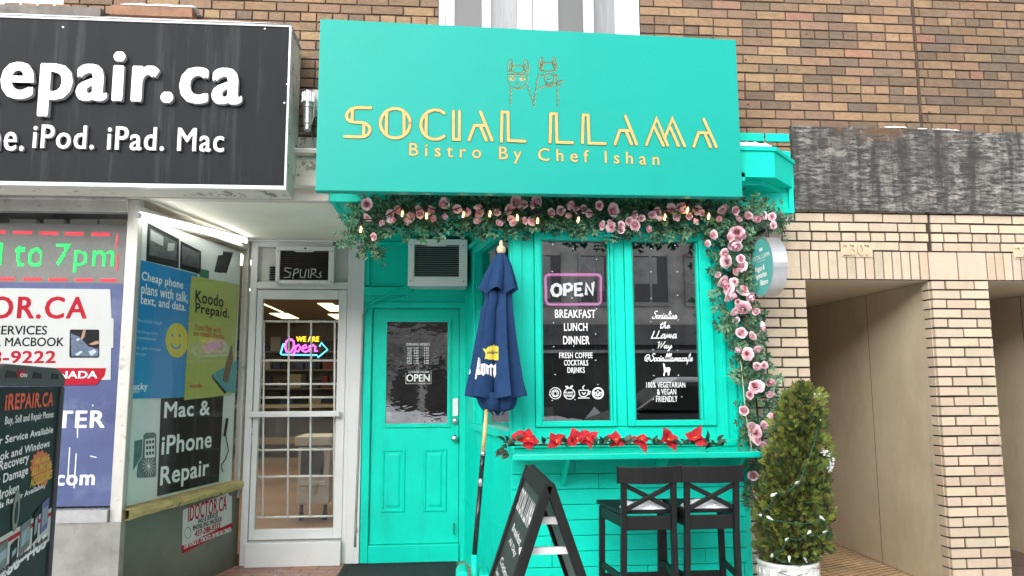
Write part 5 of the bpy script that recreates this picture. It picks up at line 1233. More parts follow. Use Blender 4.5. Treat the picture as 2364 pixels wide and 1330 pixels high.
# ------------------------------------------------------------------ round projecting sign
XS = X_(1756, 617, -.30)
bl = thing('round_blade_sign', 'round turquoise projecting sign with a silver rim among the roses', 'sign', (XS, -.3, Z_(1756, 617, -.3)))
zc_ = Z_(1756, 617, -.3); rad = .187; yc_ = -.31
q = MB(); q.lathe([(rad-.006, .02), (rad-.006, -.004), (rad, -.004), (rad, .088), (rad-.01, .089), (.0, .089)], (XS, yc_, zc_), (1, 0, 0), 48)
q.build('rim', M('brushed_silver', (.62, .63, .65), .38, .8, var=.1, scale=5), bl, smooth=False)
q = MB(); q.lathe([(.0, -.0002), (rad-.0065, -.0002), (rad-.0065, .01), (0, .01)], (XS, yc_, zc_), (1, 0, 0), 48); q.build('face', M('teal_face', (.09, .40, .36), .4), bl)
pbl = PL((XS-.0005, yc_, zc_), (0, -1, 0))
q = MB().use(m_decal)
text_uv(q, pbl, 'SOCIAL LLAMA', -.125, .050, .135, .080, .001, bold=.0); text_uv(q, pbl, 'By Chef Ishan', -.05, .032, .07, .042, .001)
text_uv(q, pbl, 'Vegan &', -.10, -.035, .055, .012, .001, bold=.04); text_uv(q, pbl, 'Vegetarian', -.12, -.078, .08, -.034, .001, bold=.04); text_uv(q, pbl, 'Bistro', -.02, -.118, .095, -.082, .001, bold=.04)
for dx_ in (-.005, .02): q.ribbon(pbl, [(dx_-.006, .10), (dx_-.007, .118), (dx_, .108), (dx_+.007, .118), (dx_+.006, .10)], .003, .0, .001)
q.build('lettering', None, bl)
q = MB(); q.tube([(XS+.05, yc_, zc_+rad), (XS+.05, yc_, zc_+rad+.06), (XS+.05, -.01, zc_+rad+.06)], .012, 8); q.build('bracket', m_black, bl); q = MB(); q.tube([(XS+.05, yc_+rad*.9, zc_-.02), (XS+.05, -.01, zc_-.02)], .012, 8); q.build('bracket', m_black, bl)

# ------------------------------------------------------------------ neon OPEN sign inside the bay window
yo = YB+.10; po = front(yo)
no = thing('neon_open_sign', 'lit white OPEN sign in a pink rounded frame hanging in the bay window', 'neon sign', P(1323, 706, yo))
C8 = lambda l_: [(1040+x*.421, 500+y*.421) for x, y in l_]
rr_ = C8([(540, 318), (806, 318), (818, 322), (824, 334), (825, 460), (820, 474), (808, 481), (548, 483), (533, 478), (524, 464), (520, 338), (526, 324), (540, 318)])
q = MB(); q.tube([po.pt(*po.uv(*p_)) for p_ in rr_], .0075, 8); q.build('pink_frame', M('neon_pink', (.2, .05, .15), .5, emit=1.25, ecol=(1, .36, .80)), no, smooth=True)
q = MB(); q.tube([po.pt(*po.uv(*p_), -.012) for p_ in rr_], .014, 8); q.build('frame_backing', M('pink_acrylic', (.55, .02, .28), .4, emit=.35, ecol=(.7, .02, .35)), no, smooth=True)
op = [C8(l_) for l_ in ([(578, 372), (560, 384), (556, 408), (566, 430), (584, 434), (602, 424), (606, 400), (600, 380), (578, 372)], [(627, 434), (625, 372), (652, 370), (664, 382), (662, 398), (648, 406), (630, 406)],
     [(722, 368), (684, 370), (686, 432), (726, 430)], [(686, 400), (716, 399)], [(744, 430), (742, 368), (780, 428), (780, 366)])]
q = MB()
for i, l_ in enumerate(op): q.tube([po.pt(*po.uv(*p_), .001*i) for p_ in l_], .0112, 8)
q.build('letters', M('neon_white', (.2, .2, .2), .5, emit=2.0, ecol=(1, .97, 1)), no, smooth=True)
q = MB()
for a_, b_ in (((672, 204), (552, 316)), ((674, 204), (798, 310))): q.tube([po.pt(*po.uv(*C8([a_])[0])), po.pt(*po.uv(*C8([b_])[0]))], .0016, 5)
q.tube([po.pt(*po.uv(*p_)) for p_ in C8([(826, 370), (845, 384), (860, 420), (858, 500)])], .0022, 5)
q.build('chain', m_letside, no)
q = MB().use(m_pw); q.box(X_(1251, 955, YB+.04), X_(1278, 955, YB+.04), YB+.036, YB+.039, wz0+.004, Z_(1264, 940, YB+.04)); o = q.build('paper_notice', None, None, loc=P(1264, 971, YB+.04)); tag(o, 'small white paper taped inside the lower left pane of the bay window', 'paper')
# fairy lights hanging behind the panes
fl_ = thing('curtain_lights', 'strings of tiny white fairy lights hanging behind the bay window panes', 'string lights', P(1430, 560, YB+.16))
q = MB(); dots_ = MB()
for px in (1272, 1320, 1372, 1500, 1560):
    x = X_(px, 700, YB+.15); pts_ = []
    for i in range(13):
        z = wz1-.02-i*.085; xo = x+random.uniform(-.012, .012); pts_.append((xo, YB+.15, z))
        if i % 2 == (px % 3 > 0): dots_.lathe([(.0, -.005), (.0045, 0), (.0, .005)], (xo+.01, YB+.146, z+random.uniform(-.02, .02)), (1, 0, 0), 6)
    q.tube(pts_, .0011, 4)
q.build('wire', m_letside, fl_); dots_.build('bulbs', M('fairy_light', (1, 1, 1), .5, emit=2.5, ecol=(1, .98, .95)), fl_)
# ------------------------------------------------------------------ roses
def petal(mb, az, wd, R0, H, curl, base, n=5, m=5, ph=0.):
    vs = []
    for j in range(m+1):
        v = j/m
        for i in range(n+1):
            u = -1+2*i/n
            a = az+u*wd*(.55+.45*math.sin(v*math.pi*.62))
            r_ = R0*(.25+.75*math.sin(min(1, v*1.1)*math.pi/2))*(1-.10*u*u)+curl*v**3*(1-.3*u*u)
            z = base+H*v*(1-.22*u*u*v)-curl*.7*v**4+.03*noise.noise(Vector((u*2+ph, v*2, az)))
            vs.append((r_*math.cos(a), r_*math.sin(a), z))
    k = n+1
    mb.add(vs, [(j*k+i, j*k+i+1, (j+1)*k+i+1, (j+1)*k+i) for j in range(m) for i in range(n)])
PINK = {'deep': (.74, .30, .38), 'mid': (.84, .47, .54), 'pale': (.86, .57, .63), 'edge': (.87, .65, .70)}
m_rose = M('rose_silk', (.7, .3, .3), .7, attr=True, var=.08, scale=40)
def rose_mesh(kind, seed):
    random.seed(seed); q = MB().use(m_rose)
    lay = {'open': [(.10, 2, .50, .95, .0, .0), (.20, 3, .62, .92, .03, .0), (.34, 4, .62, .84, .09, -.03), (.52, 5, .62, .70, .18, -.08), (.72, 5, .70, .50, .28, -.14), (.84, 6, .66, .30, .30, -.16)],
           'half': [(.10, 2, .50, 1.05, .0, .0), (.22, 3, .64, 1.0, .03, .0), (.38, 4, .66, .90, .10, -.04), (.58, 5, .66, .72, .2, -.1)],
           'bud': [(.14, 2, .7, 1.2, .0, .0), (.28, 3, .74, 1.15, .02, -.05), (.42, 4, .7, 1.0, .06, -.15)]}[kind]
    for li, (R0, cnt, wd, H, curl, base) in enumerate(lay):
        t_ = li/(len(lay)-1); a0 = random.random()*6
        for c_ in range(cnt):
            A = PINK['deep'] if t_ < .25 else PINK['mid'] if t_ < .55 else PINK['pale'] if t_ < .9 else PINK['edge']
            q.col = vary(A, .08); petal(q, a0+c_*2*math.pi/cnt+random.uniform(-.15, .15), math.pi/cnt*1.25 if cnt > 2 else 1.7, R0, H, curl, base, ph=random.random()*9)
    q.col = (.05, .16, .06); q.lathe([(.0, -.25), (.16, -.2), (.22, -.05), (.15, .02)], (0, 0, 0), (0, 0, 1), 6)
    s_ = .5/max(max(math.hypot(v_[0], v_[1]) for v_ in q.v), .01); q.v = [(v_[0]*s_, v_[1]*s_, v_[2]*s_) for v_ in q.v]
    o = q.build('rose', None, None, smooth=True); me = o.data; bpy.data.objects.remove(o); return me
R_OPEN = [rose_mesh('open', 1), rose_mesh('open', 2), rose_mesh('open', 3)]; R_HALF = [rose_mesh('half', 4), rose_mesh('half', 5)]; R_BUD = [rose_mesh('bud', 6)]
random.seed(5)
def put_rose(root, px, py, dia, Y):
    c = P(px, py, Y); d_ = (c-CP).length*dia*1.22/FPX
    me = random.choice(R_OPEN+R_HALF[:1]) if dia > 17 else random.choice(R_HALF+R_OPEN[:1]) if dia > 12.5 else R_BUD[0]
    o = bpy.data.objects.new('rose', me); COL.objects.link(o); o.parent = root
    n_ = (CP-c).normalized()+Vector((random.uniform(-1., 1.), random.uniform(-.1, .5), random.uniform(-.75, .6))); k_ = 1.0 if dia > 16.5 else 1.15
    qn = n_.to_track_quat('Z', 'Y'); o.rotation_mode = 'QUATERNION'; o.rotation_quaternion = qn @ Vector((0, 0, 1)).rotation_difference(Vector((0, 0, 1)))
    o.scale = (d_*k_*random.uniform(.78, 1.1), d_*k_*random.uniform(.85, 1.1), d_*k_*random.uniform(.9, 1.4)); o.location = c-root.location-n_.normalized()*d_*.15
m_leaf = M('silk_leaf', (.03, .1, .04), .5, attr=True, var=.2, scale=30)
LEAFC = [(.026, .100, .048), (.040, .140, .068), (.062, .180, .088), (.014, .060, .032), (.110, .220, .120), (.042, .120, .044)]
def leaf(mb, c, d_, up, L, W):
    d_ = d_.normalized(); sd = d_.cross(up)
    if sd.length < .01: sd = d_.orthogonal()
    sd.normalize(); nn = sd.cross(d_)
    a_ = c; pts_ = [a_, a_+d_*L*.35+sd*W*.5+nn*W*.15, a_+d_*L*.72+sd*W*.36+nn*W*.10, a_+d_*L-nn*L*.10, a_+d_*L*.72-sd*W*.36+nn*W*.10, a_+d_*L*.35-sd*W*.5+nn*W*.15, a_+d_*L*.4, a_+d_*L*.75-nn*L*.03]
    mb.add(pts_, [(0, 1, 6), (1, 2, 7, 6), (2, 3, 7), (3, 4, 7), (4, 5, 6, 7), (5, 0, 6)])
def sprig(mb, c, dir_, n, L, ls):
    dir_ = dir_.normalized(); p_ = Vector(c); cc = random.choice(LEAFC)
    for i in range(n):
        p_ = p_+dir_*L/n; dir_ = (dir_+Vector((random.uniform(-.25, .25), random.uniform(-.25, .25), random.uniform(-.28, .15)))).normalized()
        for s_ in (-1, 1):
            sd = dir_.cross(Vector((0, -1, .2))).normalized()
            mb.col = vary(cc, .25); leaf(mb, p_, dir_*.5+sd*s_+Vector((0, random.uniform(-.5, .3), random.uniform(-.3, .3))), Vector((random.uniform(-.4, .4), -1, random.uniform(-.1, .6))), ls*random.uniform(.75, 1.15), ls*.55)
    mb.col = vary(cc, .2); leaf(mb, p_, dir_, Vector((0, -1, .3)), ls, ls*.55)
def along(path, t):
    L = [math.hypot(b[0]-a[0], b[1]-a[1]) for a, b in zip(path, path[1:])]; T = sum(L)*t
    for i, l_ in enumerate(L):
        if T <= l_ or i == len(L)-1: a_ = T/l_; return [path[i][k_]*(1-a_)+path[i+1][k_]*a_ for k_ in range(len(path[0]))]
        T -= l_
def foliage(mb, path, n, ls=.034):
    for i in range(n):
        x, y, hw, Y = along(path, random.random())
        u, v_ = random.gauss(0, .5), random.gauss(0, .5)
        u = max(-1, min(1, u)); v_ = max(-1, min(1, v_))
        c = P(x+u*hw, y+v_*hw, Y+random.uniform(-.05, .09))
        sprig(mb, c, Vector((u+random.uniform(-.8, .8), random.uniform(-.9, .1), v_*-1+random.uniform(-.9, .5))), random.choice((2, 3, 3, 4)), random.uniform(.05, .11), ls*random.uniform(.7, 1.15))
top = thing('rose_garland', 'garland of pink silk roses and green leaves draped under the turquoise name board', 'rose garland', P(1250, 495, -.15), 'rose garlands on the cafe front')
q = MB().use(m_leaf)
TP = [(818, 548, 22, .0), (838, 505, 30, -.05), (880, 492, 30, -.12), (950, 494, 30, -.15), (1080, 494, 30, -.15), (1200, 492, 30, -.15), (1330, 494, 30, -.15), (1450, 500, 34, -.15), (1560, 497, 30, -.15), (1660, 500, 32, -.15), (1740, 494, 26, -.15), (1785, 510, 20, -.15)]
foliage(q, TP, 760)
foliage(q, [(845, 470, 14, -.05), (1300, 470, 15, -.12), (1700, 478, 15, -.10)], 420, .032)
foliage(q, [(815, 540, 22, .0), (830, 560, 14, .05), (868, 545, 14, -.05), (852, 590, 7, .05)], 34, .028)
for px, py in ((985, 525), (1075, 525), (1110, 528), (1180, 535), (1390, 540), (1440, 515), (1510, 545), (1345, 532), (935, 520)):
    sprig(q, P(px, py-18, -.16), Vector((random.uniform(-.4, .4), -.1, -1)), 4, .10, .028)
q.use(M('garland_wire', (.01, .02, .012), .6)); q.col = (1, 1, 1)
q.tube([P(x, y-6, Y+.03) for x, y, h_, Y in TP], .008, 5)
q.tube([P(1714, 462, -.12), P(1760, 470, -.14), P(1795, 500, -.15), P(1812, 540, -.13)], .004, 5); q.tube([P(812, 575, .1), P(802, 540, .05), P(812, 500, 0), P(842, 466, -.03)], .004, 5)
q.build('foliage', None, top)
RT = [(380, 185, 120), (380, 325, 70), (455, 510, 60), (545, 380, 55), (590, 350, 50), (620, 290, 90), (690, 250, 70), (840, 300, 95), (815, 355, 70), (925, 280, 90), (1040, 245, 100), (1065, 305, 50), (1150, 180, 120), (1185, 305, 60), (1290, 235, 80), (1385, 255, 70), (1505, 270, 90), (1490, 330, 70), (1475, 215, 50), (1690, 265, 75), (1725, 360, 80), (1825, 240, 95), (1880, 165, 130), (1970, 185, 85), (2050, 180, 80), (2110, 150, 110), (1835, 345, 80), (1865, 375, 60), (1985, 345, 60), (2055, 350, 80), (2255, 260, 70), (2340, 245, 90), (915, 215, 60)]
RT2 = [(150, 245, 90), (205, 290, 45), (235, 190, 90), (325, 235, 90), (390, 225, 70), (450, 275, 85), (545, 190, 80), (675, 245, 120), (660, 365, 60), (580, 400, 70), (665, 415, 90), (760, 400, 80), (765, 450, 55), (840, 350, 75), (890, 290, 80), (965, 325, 75), (910, 390, 110), (1070, 290, 80), (1130, 260, 80), (1055, 420, 50), (1125, 325, 45), (1265, 240, 110), (1365, 240, 110), (1325, 305, 75), (1440, 305, 55), (1525, 240, 90), (1580, 270, 60), (1505, 365, 60), (1735, 345, 50), (1790, 250, 90), (1820, 215, 60), (1910, 255, 70), (1960, 320, 55), (2040, 305, 90), (2105, 340, 50), (2190, 300, 85), (2290, 310, 60), (2300, 400, 60)]
for x, y, d_ in RT: put_rose(top, 760+x*.2284, 430+y*.2284, d_*.2284, -.24)
for x, y, d_ in RT2: put_rose(top, 1260+x*.2284, 430+y*.2284, d_*.2284, -.24)
side = thing('rose_garland', 'garland of pink silk roses hanging down between the bay window and the brick pillar', 'rose garland', P(1720, 800, -.15), 'rose garlands on the cafe front')
q = MB().use(m_leaf)
SPth = [(1672, 520, 30, -.16), (1690, 580, 34, -.16), (1690, 660, 34, -.16), (1712, 730, 32, -.16), (1728, 800, 32, -.15), (1740, 870, 28, -.14), (1748, 940, 26, -.13), (1752, 1010, 26, -.12), (1752, 1080, 16, -.10), (1745, 1150, 16, -.1)]
foliage(q, SPth, 430)
q.use(M('garland_wire', (.01, .02, .012), .6)); q.col = (1, 1, 1); q.tube([P(x, y, Y+.04) for x, y, h_, Y in SPth], .007, 5)
q.use(M('pale_cord', (.5, .42, .30), .7)); q.tube([P(1704, 790, -.10), P(1712, 850, -.2), P(1722, 960, -.22), P(1735, 1034, -.22)], .003, 5)
q.build('foliage', None, side)
RS1 = [(280, 320, 75), (235, 355, 55), (250, 390, 70), (295, 370, 35), (275, 420, 65), (325, 360, 30), (205, 460, 60), (215, 510, 75), (125, 340, 60), (90, 395, 35), (305, 495, 45), (305, 535, 75), (155, 590, 35), (280, 592, 30), (265, 640, 50), (200, 645, 70), (220, 680, 70), (245, 725, 85), (325, 685, 75), (355, 725, 60), (288, 768, 35), (320, 815, 90), (268, 835, 50), (398, 825, 40), (280, 885, 35), (305, 968, 60), (375, 990, 55), (280, 1068, 35), (345, 1100, 75), (415, 1075, 45), (408, 1185, 55), (455, 1175, 40), (398, 1305, 85), (440, 900, 30), (495, 1280, 35)]
RS2 = [(262, 145, 50), (395, 65, 35), (225, 248, 60), (385, 140, 40), (380, 288, 35), (350, 350, 50), (275, 355, 60), (295, 395, 85), (310, 440, 55), (345, 480, 50), (345, 550, 50), (280, 680, 60), (305, 750, 30), (320, 815, 55)]
for x, y, d_ in RS1: put_rose(side, 1600+x*.361, 420+y*.361, d_*.361, -.25)
for x, y, d_ in RS2: put_rose(side, 1640+x*.3532, 860+y*.3532, d_*.3532, -.22)

# ------------------------------------------------------------------ Edison bulbs among the roses
el = thing('festoon_lights', 'string of warm filament bulbs hanging along the top rose garland', 'string lights', P(1250, 500, -.25))
m_bulb = glass('amber_bulb', (1, .90, .70), base=.10, edge=.5); m_fil = M('filament', (1, .8, .4), .5, emit=9, ecol=(1, .66, .26))
q = MB(); wire_pts = []
for px, py in ((833, 530), (929, 494), (985, 499), (1070, 496), (1131, 494), (1194, 503), (1241, 510), (1335, 508), (1535, 502), (1587, 486), (1636, 500)):
    c = P(px, py, -.30); sc = .030; tl = Vector((random.uniform(-.2, .2), random.uniform(-.2, .1), -1)).normalized()
    b_ = MB().use(m_bulb); b_.lathe([(.009, -.030), (.013, -.022), (.021, -.002), (.021, .010), (.014, .024), (.004, .030), (0, .031)], c, tl, 12)
    b_.use(m_fil); b_.tube([c-tl*.016, c-tl*.004+Vector((.003, 0, 0)), c+tl*.006-Vector((.003, 0, 0)), c+tl*.016], .0042, 6)
    b_.use(m_black); b_.lathe([(.0, -.062), (.012, -.060), (.013, -.034), (.010, -.028)], c, tl, 10)
    b_.build('bulb', None, el, smooth=True); wire_pts.append(c-tl*.06)
cb = []
for a_, b_ in zip(wire_pts, wire_pts[1:]):
    for i in range(5): t_ = i/5; cb.append(a_.lerp(b_, t_)+Vector((0, .04*math.sin(math.pi*t_), -.02*math.sin(math.pi*t_))))
q.tube(cb+[wire_pts[-1]], .0035, 5); q.build('wire', m_black, el)

# ------------------------------------------------------------------ poinsettia swag on the counter
po_ = thing('poinsettia_garland', 'red poinsettia garland with dark leaves lying along the counter shelf', 'flower garland', P(1420, 1035, -.3))
m_red = M('red_velvet', (.55, .006, .020), .75, attr=True, var=.12, scale=40); m_dleaf = M('dark_silk_leaf', (.012, .04, .02), .55, attr=True, var=.3, scale=30); m_yel = M('yellow_stamen', (.65, .42, .03), .6)
def bract(mb, c, d_, up, L, W, fold=.2):
    d_ = d_.normalized(); sd = d_.cross(up).normalized(); nn = sd.cross(d_); k_ = 6; vs = []
    for i in range(k_+1):
        t_ = i/k_; w_ = W*math.sin(math.pi*min(1, t_**.8*.97+.03))*(1-.2*t_)
        m_ = c+d_*L*t_+nn*(L*.16*math.sin(t_*2.2)-L*.12*t_*t_)
        vs += [m_+sd*w_*.5+nn*w_*fold, m_, m_-sd*w_*.5+nn*w_*fold]
    mb.add(vs, [(i*3+j_, i*3+j_+1, i*3+4+j_, i*3+3+j_) for i in range(k_) for j_ in range(2)])
YS_ = -.32
FL = [(1217, 1017, 60), (1282, 1021, 50), (1330, 1015, 54), (1358, 1014, 48), (1420, 1018, 46), (1478, 1018, 52), (1541, 1016, 56), (1604, 1013, 54)]
for px, py, dia in FL:
    c = P(px, py, YS_); L = dia/2/FPX*4.6*.98
    f_ = MB().use(m_red); vw = Vector((random.uniform(-.35, .35), -1, random.uniform(.35, .9))).normalized(); e1 = vw.cross(Vector((0, 0, 1))).normalized(); e2 = e1.cross(vw); a0 = random.random()*6
    for i in range(random.choice((3, 4, 4))):
        a_ = a0+i*2*math.pi/4+random.uniform(-.35, .35); f_.col = vary((.42, .004, .015), .22); bract(f_, c, e1*math.cos(a_)+e2*math.sin(a_)+vw*random.uniform(-.1, .5), vw, L*random.uniform(.9, 1.35), L*random.uniform(.85, 1.15), random.uniform(-.2, .35))
    for i in range(3):
        a_ = a0+.9+i*2*math.pi/3+random.uniform(-.3, .3); f_.col = vary((.50, .006, .02), .18); bract(f_, c+vw*.008, e1*math.cos(a_)+e2*math.sin(a_)+vw*.55, vw, L*random.uniform(.6, .8), L*.62, .3)
    f_.use(m_yel); f_.col = (1, 1, 1)
    for i in range(5): f_.lathe([(.0, 0), (.0038, .004), (.0034, .009), (0, .012)], c+vw*.012+(e1*random.uniform(-1, 1)+e2*random.uniform(-1, 1))*.009, vw, 6)
    f_.build('flower', None, po_, smooth=True)
q = MB().use(m_dleaf)
for i in range(78):
    px = random.choice((1175, 1195, 1245, 1258, 1305, 1382, 1392, 1400, 1442, 1450, 1508, 1515, 1572, 1580, 1635, 1650, 1660))+random.uniform(-14, 14); c = P(px, random.uniform(1018, 1030), YS_+random.uniform(-.04, .05))
    q.col = vary(random.choice(((.012, .045, .022), (.020, .062, .03), (.008, .028, .015), (.05, .075, .05))), .3)
    bract(q, c, Vector((random.uniform(-1, 1), random.uniform(-.7, .1), random.uniform(-.25, .75))), Vector((random.uniform(-.3, .3), -.6, .8)), random.uniform(.045, .075), .036, .15)
for i in range(9):
    c = P(1168+random.uniform(-10, 10), 1035+random.uniform(-4, 14), -.38); q.col = vary((.03, .06, .035), .3); bract(q, c, Vector((random.uniform(-1, .3), -.3, random.uniform(-1, .1))), Vector((0, -1, .4)), .055, .03)
q.col = (.02, .04, .02); q.tube([P(1150, 1040, -.40), P(1165, 1052, -.42), P(1172, 1056, -.44)], .003, 5)
q.tube([P(1172, 1028, YS_+.02), P(1300, 1026, YS_+.02), P(1500, 1026, YS_+.02), P(1672, 1024, YS_+.02)], .005, 5)
q.build('leaves', None, po_, smooth=True)

# ------------------------------------------------------------------ potted conifer
YT = -.62
cb_ = P(1822, 1300, YT)
tr = thing('conifer_shrub', 'cone shaped green cedar shrub beside the brick pillar', 'shrub', (cb_.x, YT, cb_.z-.05))
m_ced = M('cedar_spray', (.1, .14, .03), .75, attr=True, var=.25, scale=14)
CROWN = [(886, 1858, 8), (905, 1856, 26), (930, 1852, 40), (960, 1848, 50), (1000, 1845, 60), (1050, 1838, 72), (1100, 1836, 82), (1150, 1834, 90), (1200, 1830, 94), (1240, 1830, 90), (1270, 1826, 76), (1295, 1822, 50)]
def crown_at(y):
    for a_, b_ in zip(CROWN, CROWN[1:]):
        if a_[0] <= y <= b_[0]:
            t_ = (y-a_[0])/(b_[0]-a_[0]); return a_[1]*(1-t_)+b_[1]*t_, a_[2]*(1-t_)+b_[2]*t_
    return CROWN[-1][1], CROWN[-1][2]
q = MB().use(m_ced); random.seed(21)
CC = [(.120, .158, .020), (.088, .130, .018), (.052, .086, .015), (.022, .042, .009), (.175, .205, .028), (.110, .100, .022)]
def spray(mb, c, d_, L, flat):
    d_ = d_.normalized(); sd = d_.cross(flat)
    if sd.length < .05: sd = d_.orthogonal()
    sd.normalize()
    base = random.choice(CC); n_ = 6
    for i in range(n_):
        t_ = .15+.85*i/n_; p_ = c+d_*L*t_*.8
        for s_ in ((-1, 1) if i < n_-1 else (0,)):
            e = (d_*(.8+.3*t_)+sd*s_*(1-.45*t_)+Vector((random.uniform(-.25, .25), random.uniform(-.25, .25), random.uniform(-.2, .25)))).normalized(); l_ = L*(.52-.26*t_)*random.uniform(.8, 1.25); w_ = l_*.17
            x = e.cross(flat); x = x.normalized() if x.length > .05 else e.orthogonal().normalized()
            mb.col = vary(base, .25); mb.add([p_-x*w_*.3, p_+e*l_*.55-x*w_, p_+e*l_, p_+e*l_*.55+x*w_, p_+x*w_*.3], [(0, 1, 2, 3, 4)])
n_s = 6200
for i in range(n_s):
    y = 890+(1297-890)*(random.random()**.72)
    cx_, hw = crown_at(y); th = random.uniform(0, 2*math.pi)
    lump = 1+.24*noise.noise(Vector((math.cos(th)*2.2, math.sin(th)*2.2, y*.028)))+.10*noise.noise(Vector((math.cos(th)*5, math.sin(th)*5, y*.06+4)))
    rr = (random.random()**.33)*lump; ax = P(cx_, y, YT); r_m = hw/FPX*4.28*rr*.88
    c = ax+Vector((math.cos(th)*r_m, math.sin(th)*r_m*.95, 0))
    out = Vector((math.cos(th), math.sin(th), 0)); d_ = out*random.uniform(.35, 1.)+Vector((0, 0, random.uniform(.25, 1.1)))
    if y > 1255: d_ = out+Vector((0, 0, random.uniform(-.5, .4)))
    spray(q, c-out*.02, d_+Vector((random.uniform(-.4, .4), random.uniform(-.4, .4), 0)), random.uniform(.028, .052)*(1.15 if rr > .8 else .9), Vector((-out.y, out.x, random.uniform(-.5, .5))).normalized() if random.random() < .6 else out)
for i in range(330):   # longer sprays that break the outline
    y = random.uniform(905, 1275); cx_, hw = crown_at(y); th = random.uniform(0, 6.283); out = Vector((math.cos(th), math.sin(th), 0))
    spray(q, P(cx_, y, YT)+out*(hw/FPX*4.28*random.uniform(.74, .90)), out*random.uniform(.5, 1.2)+Vector((random.uniform(-.5, .5), random.uniform(-.5, .5), random.uniform(-.2, 1.1))), random.uniform(.05, .085), Vector((-out.y, out.x, random.uniform(-.6, .6))))
for i in range(26):
    ax = P(1856+random.uniform(-18, 14), 900+random.uniform(0, 25), YT); spray(q, ax, Vector((random.uniform(-.5, .5), random.uniform(-.4, .4), 1)), random.uniform(.06, .10), Vector((0, 1, 0)))
for i in range(60):   # drooping tuft at the right
    spray(q, P(1893+random.uniform(-22, 14), 1068+random.uniform(-18, 28), YT-.07+random.uniform(-.03, .05)), Vector((1, random.uniform(-.4, .4), random.uniform(-.7, .3))), .05, Vector((0, 1, .3)))
q.build('crown', None, tr)
q = MB().use(M('bare_twig', (.085, .055, .032), .9, var=.3, scale=20)); q.tube([(cb_.x, YT, cb_.z-.10), (cb_.x+.01, YT, cb_.z+.3), P(1855, 930, YT)], [.03, .024, .006], 8)
for i in range(70):
    a_ = random.uniform(0, 6.28); z = cb_.z+random.uniform(-.03, .12); b_ = Vector((cb_.x+.02*math.cos(a_), YT+.02*math.sin(a_), z)); e = b_+Vector((math.cos(a_), math.sin(a_), random.uniform(-.2, .5)))*random.uniform(.10, .2); q.tube([b_, e], [.004, .0015], 4)
q.build('trunk', None, tr)
pot = thing('flower_pot', 'white embossed round pot holding the conifer shrub', 'pot', (cb_.x, YT, 0))
q = MB().use(M('glazed_white_pot', (.66, .66, .64), .35, bump=.2, bscale=25)); zp = Z_(1818, 1308, YT-.17)
q.lathe([(.12, .0), (.14, .05), (.160, zp-.03), (.168, zp-.012), (.166, zp), (.152, zp), (.150, zp-.06)], (cb_.x-.012, YT, 0), (0, 0, 1), 40)
for r in range(3):
    for i in range(22):
        a_ = 2*math.pi*(i+.5*(r % 2))/22; z = zp-.06-r*.055; c = Vector((cb_.x-.012+.158*math.cos(a_), YT+.158*math.sin(a_), z)); e_ = Vector((-math.sin(a_), math.cos(a_), 0)); n_ = Vector((math.cos(a_), math.sin(a_), 0))
        q.add([c-e_*.016, c+Vector((0, 0, -.026))+n_*.003, c+e_*.016, c+Vector((0, 0, .026))+n_*.003, c+n_*.010], [(0, 1, 4), (1, 2, 4), (2, 3, 4), (3, 0, 4)])
q.build('pot_body', None, pot, smooth=False)
q = MB(); q.lathe([(.0, zp-.05), (.150, zp-.05), (.150, zp-.08), (0, zp-.08)], (cb_.x-.012, YT, 0), (0, 0, 1), 30); q.build('soil', M('dark_soil', (.045, .030, .020), .95, var=.4, scale=60, bump=1., bscale=80), pot)
cl = thing('tree_lights', 'string of white unlit bulbs wound around the potted conifer', 'string lights', (cb_.x, YT-.1, cb_.z+.2))
q = MB(); m_wb = M('white_bulb', (.78, .80, .78), .35); pp_ = []
for px, py in ((1840, 1115), (1784, 1143), (1775, 1195), (1895, 1194), (1869, 1228), (1903, 1229), (1816, 1246), (1893, 1279), (1782, 1283), (1822, 1288), (1858, 1289), (1800, 1315), (1855, 1319), (1755, 1189), (1893, 972)):
    cx_, hw = crown_at(min(py, 1290)); dx_ = (px-cx_)/max(hw, 1); yo_ = -math.sqrt(max(.0, 1-dx_*dx_))*hw/FPX*4.28-.03
    c = P(px, py, YT+yo_); d_ = Vector((random.uniform(-1, 1), -.6, random.uniform(-1, .6))).normalized()
    b_ = MB(); b_.lathe([(0, -.016), (.007, -.008), (.0085, 0), (.006, .010), (.0035, .014), (.0035, .024), (0, .025)], c, d_, 8); b_.build('bulb', m_wb, cl, smooth=True); pp_.append(c+d_*.024)
pp_.sort(key=lambda p_: -p_.z)
for a_, b_ in zip(pp_, pp_[1:]):
    if (a_-b_).length < .42: q.tube([a_, a_.lerp(b_, .5)+Vector((0, -.01, -.02)), b_], .0022, 4)
q.build('wire', M('green_wire', (.02, .09, .06), .5), cl)
q = MB(); random.seed(8)
for i in range(150):
    a_ = random.uniform(-1.9, .8); k_ = random.gauss(1, .16); c = P(1900+19*k_*math.cos(a_), 1071+28*k_*math.sin(a_), YT-.09+random.uniform(-.03, .03)); s_ = random.uniform(.003, .0085)
    q.lathe([(0, -s_*.6), (s_, -.1*s_), (s_*.8, s_*.4), (0, s_*.7)], c, (random.uniform(-.6, .6), random.uniform(-.4, .4), 1), 6)
for i in range(14):
    c = P(1886+random.uniform(-8, 8), 912+random.uniform(-4, 6), YT-.05); s_ = random.uniform(.003, .007); q.lathe([(0, -s_*.6), (s_, -.1*s_), (s_*.8, s_*.4), (0, s_*.7)], c, (0, 0, 1), 7)
o = q.build('snow', m_snow, None, smooth=True, loc=P(1908, 1069, YT)); tag(o, 'clots of snow caught on the right side of the conifer', 'snow', kind='stuff')

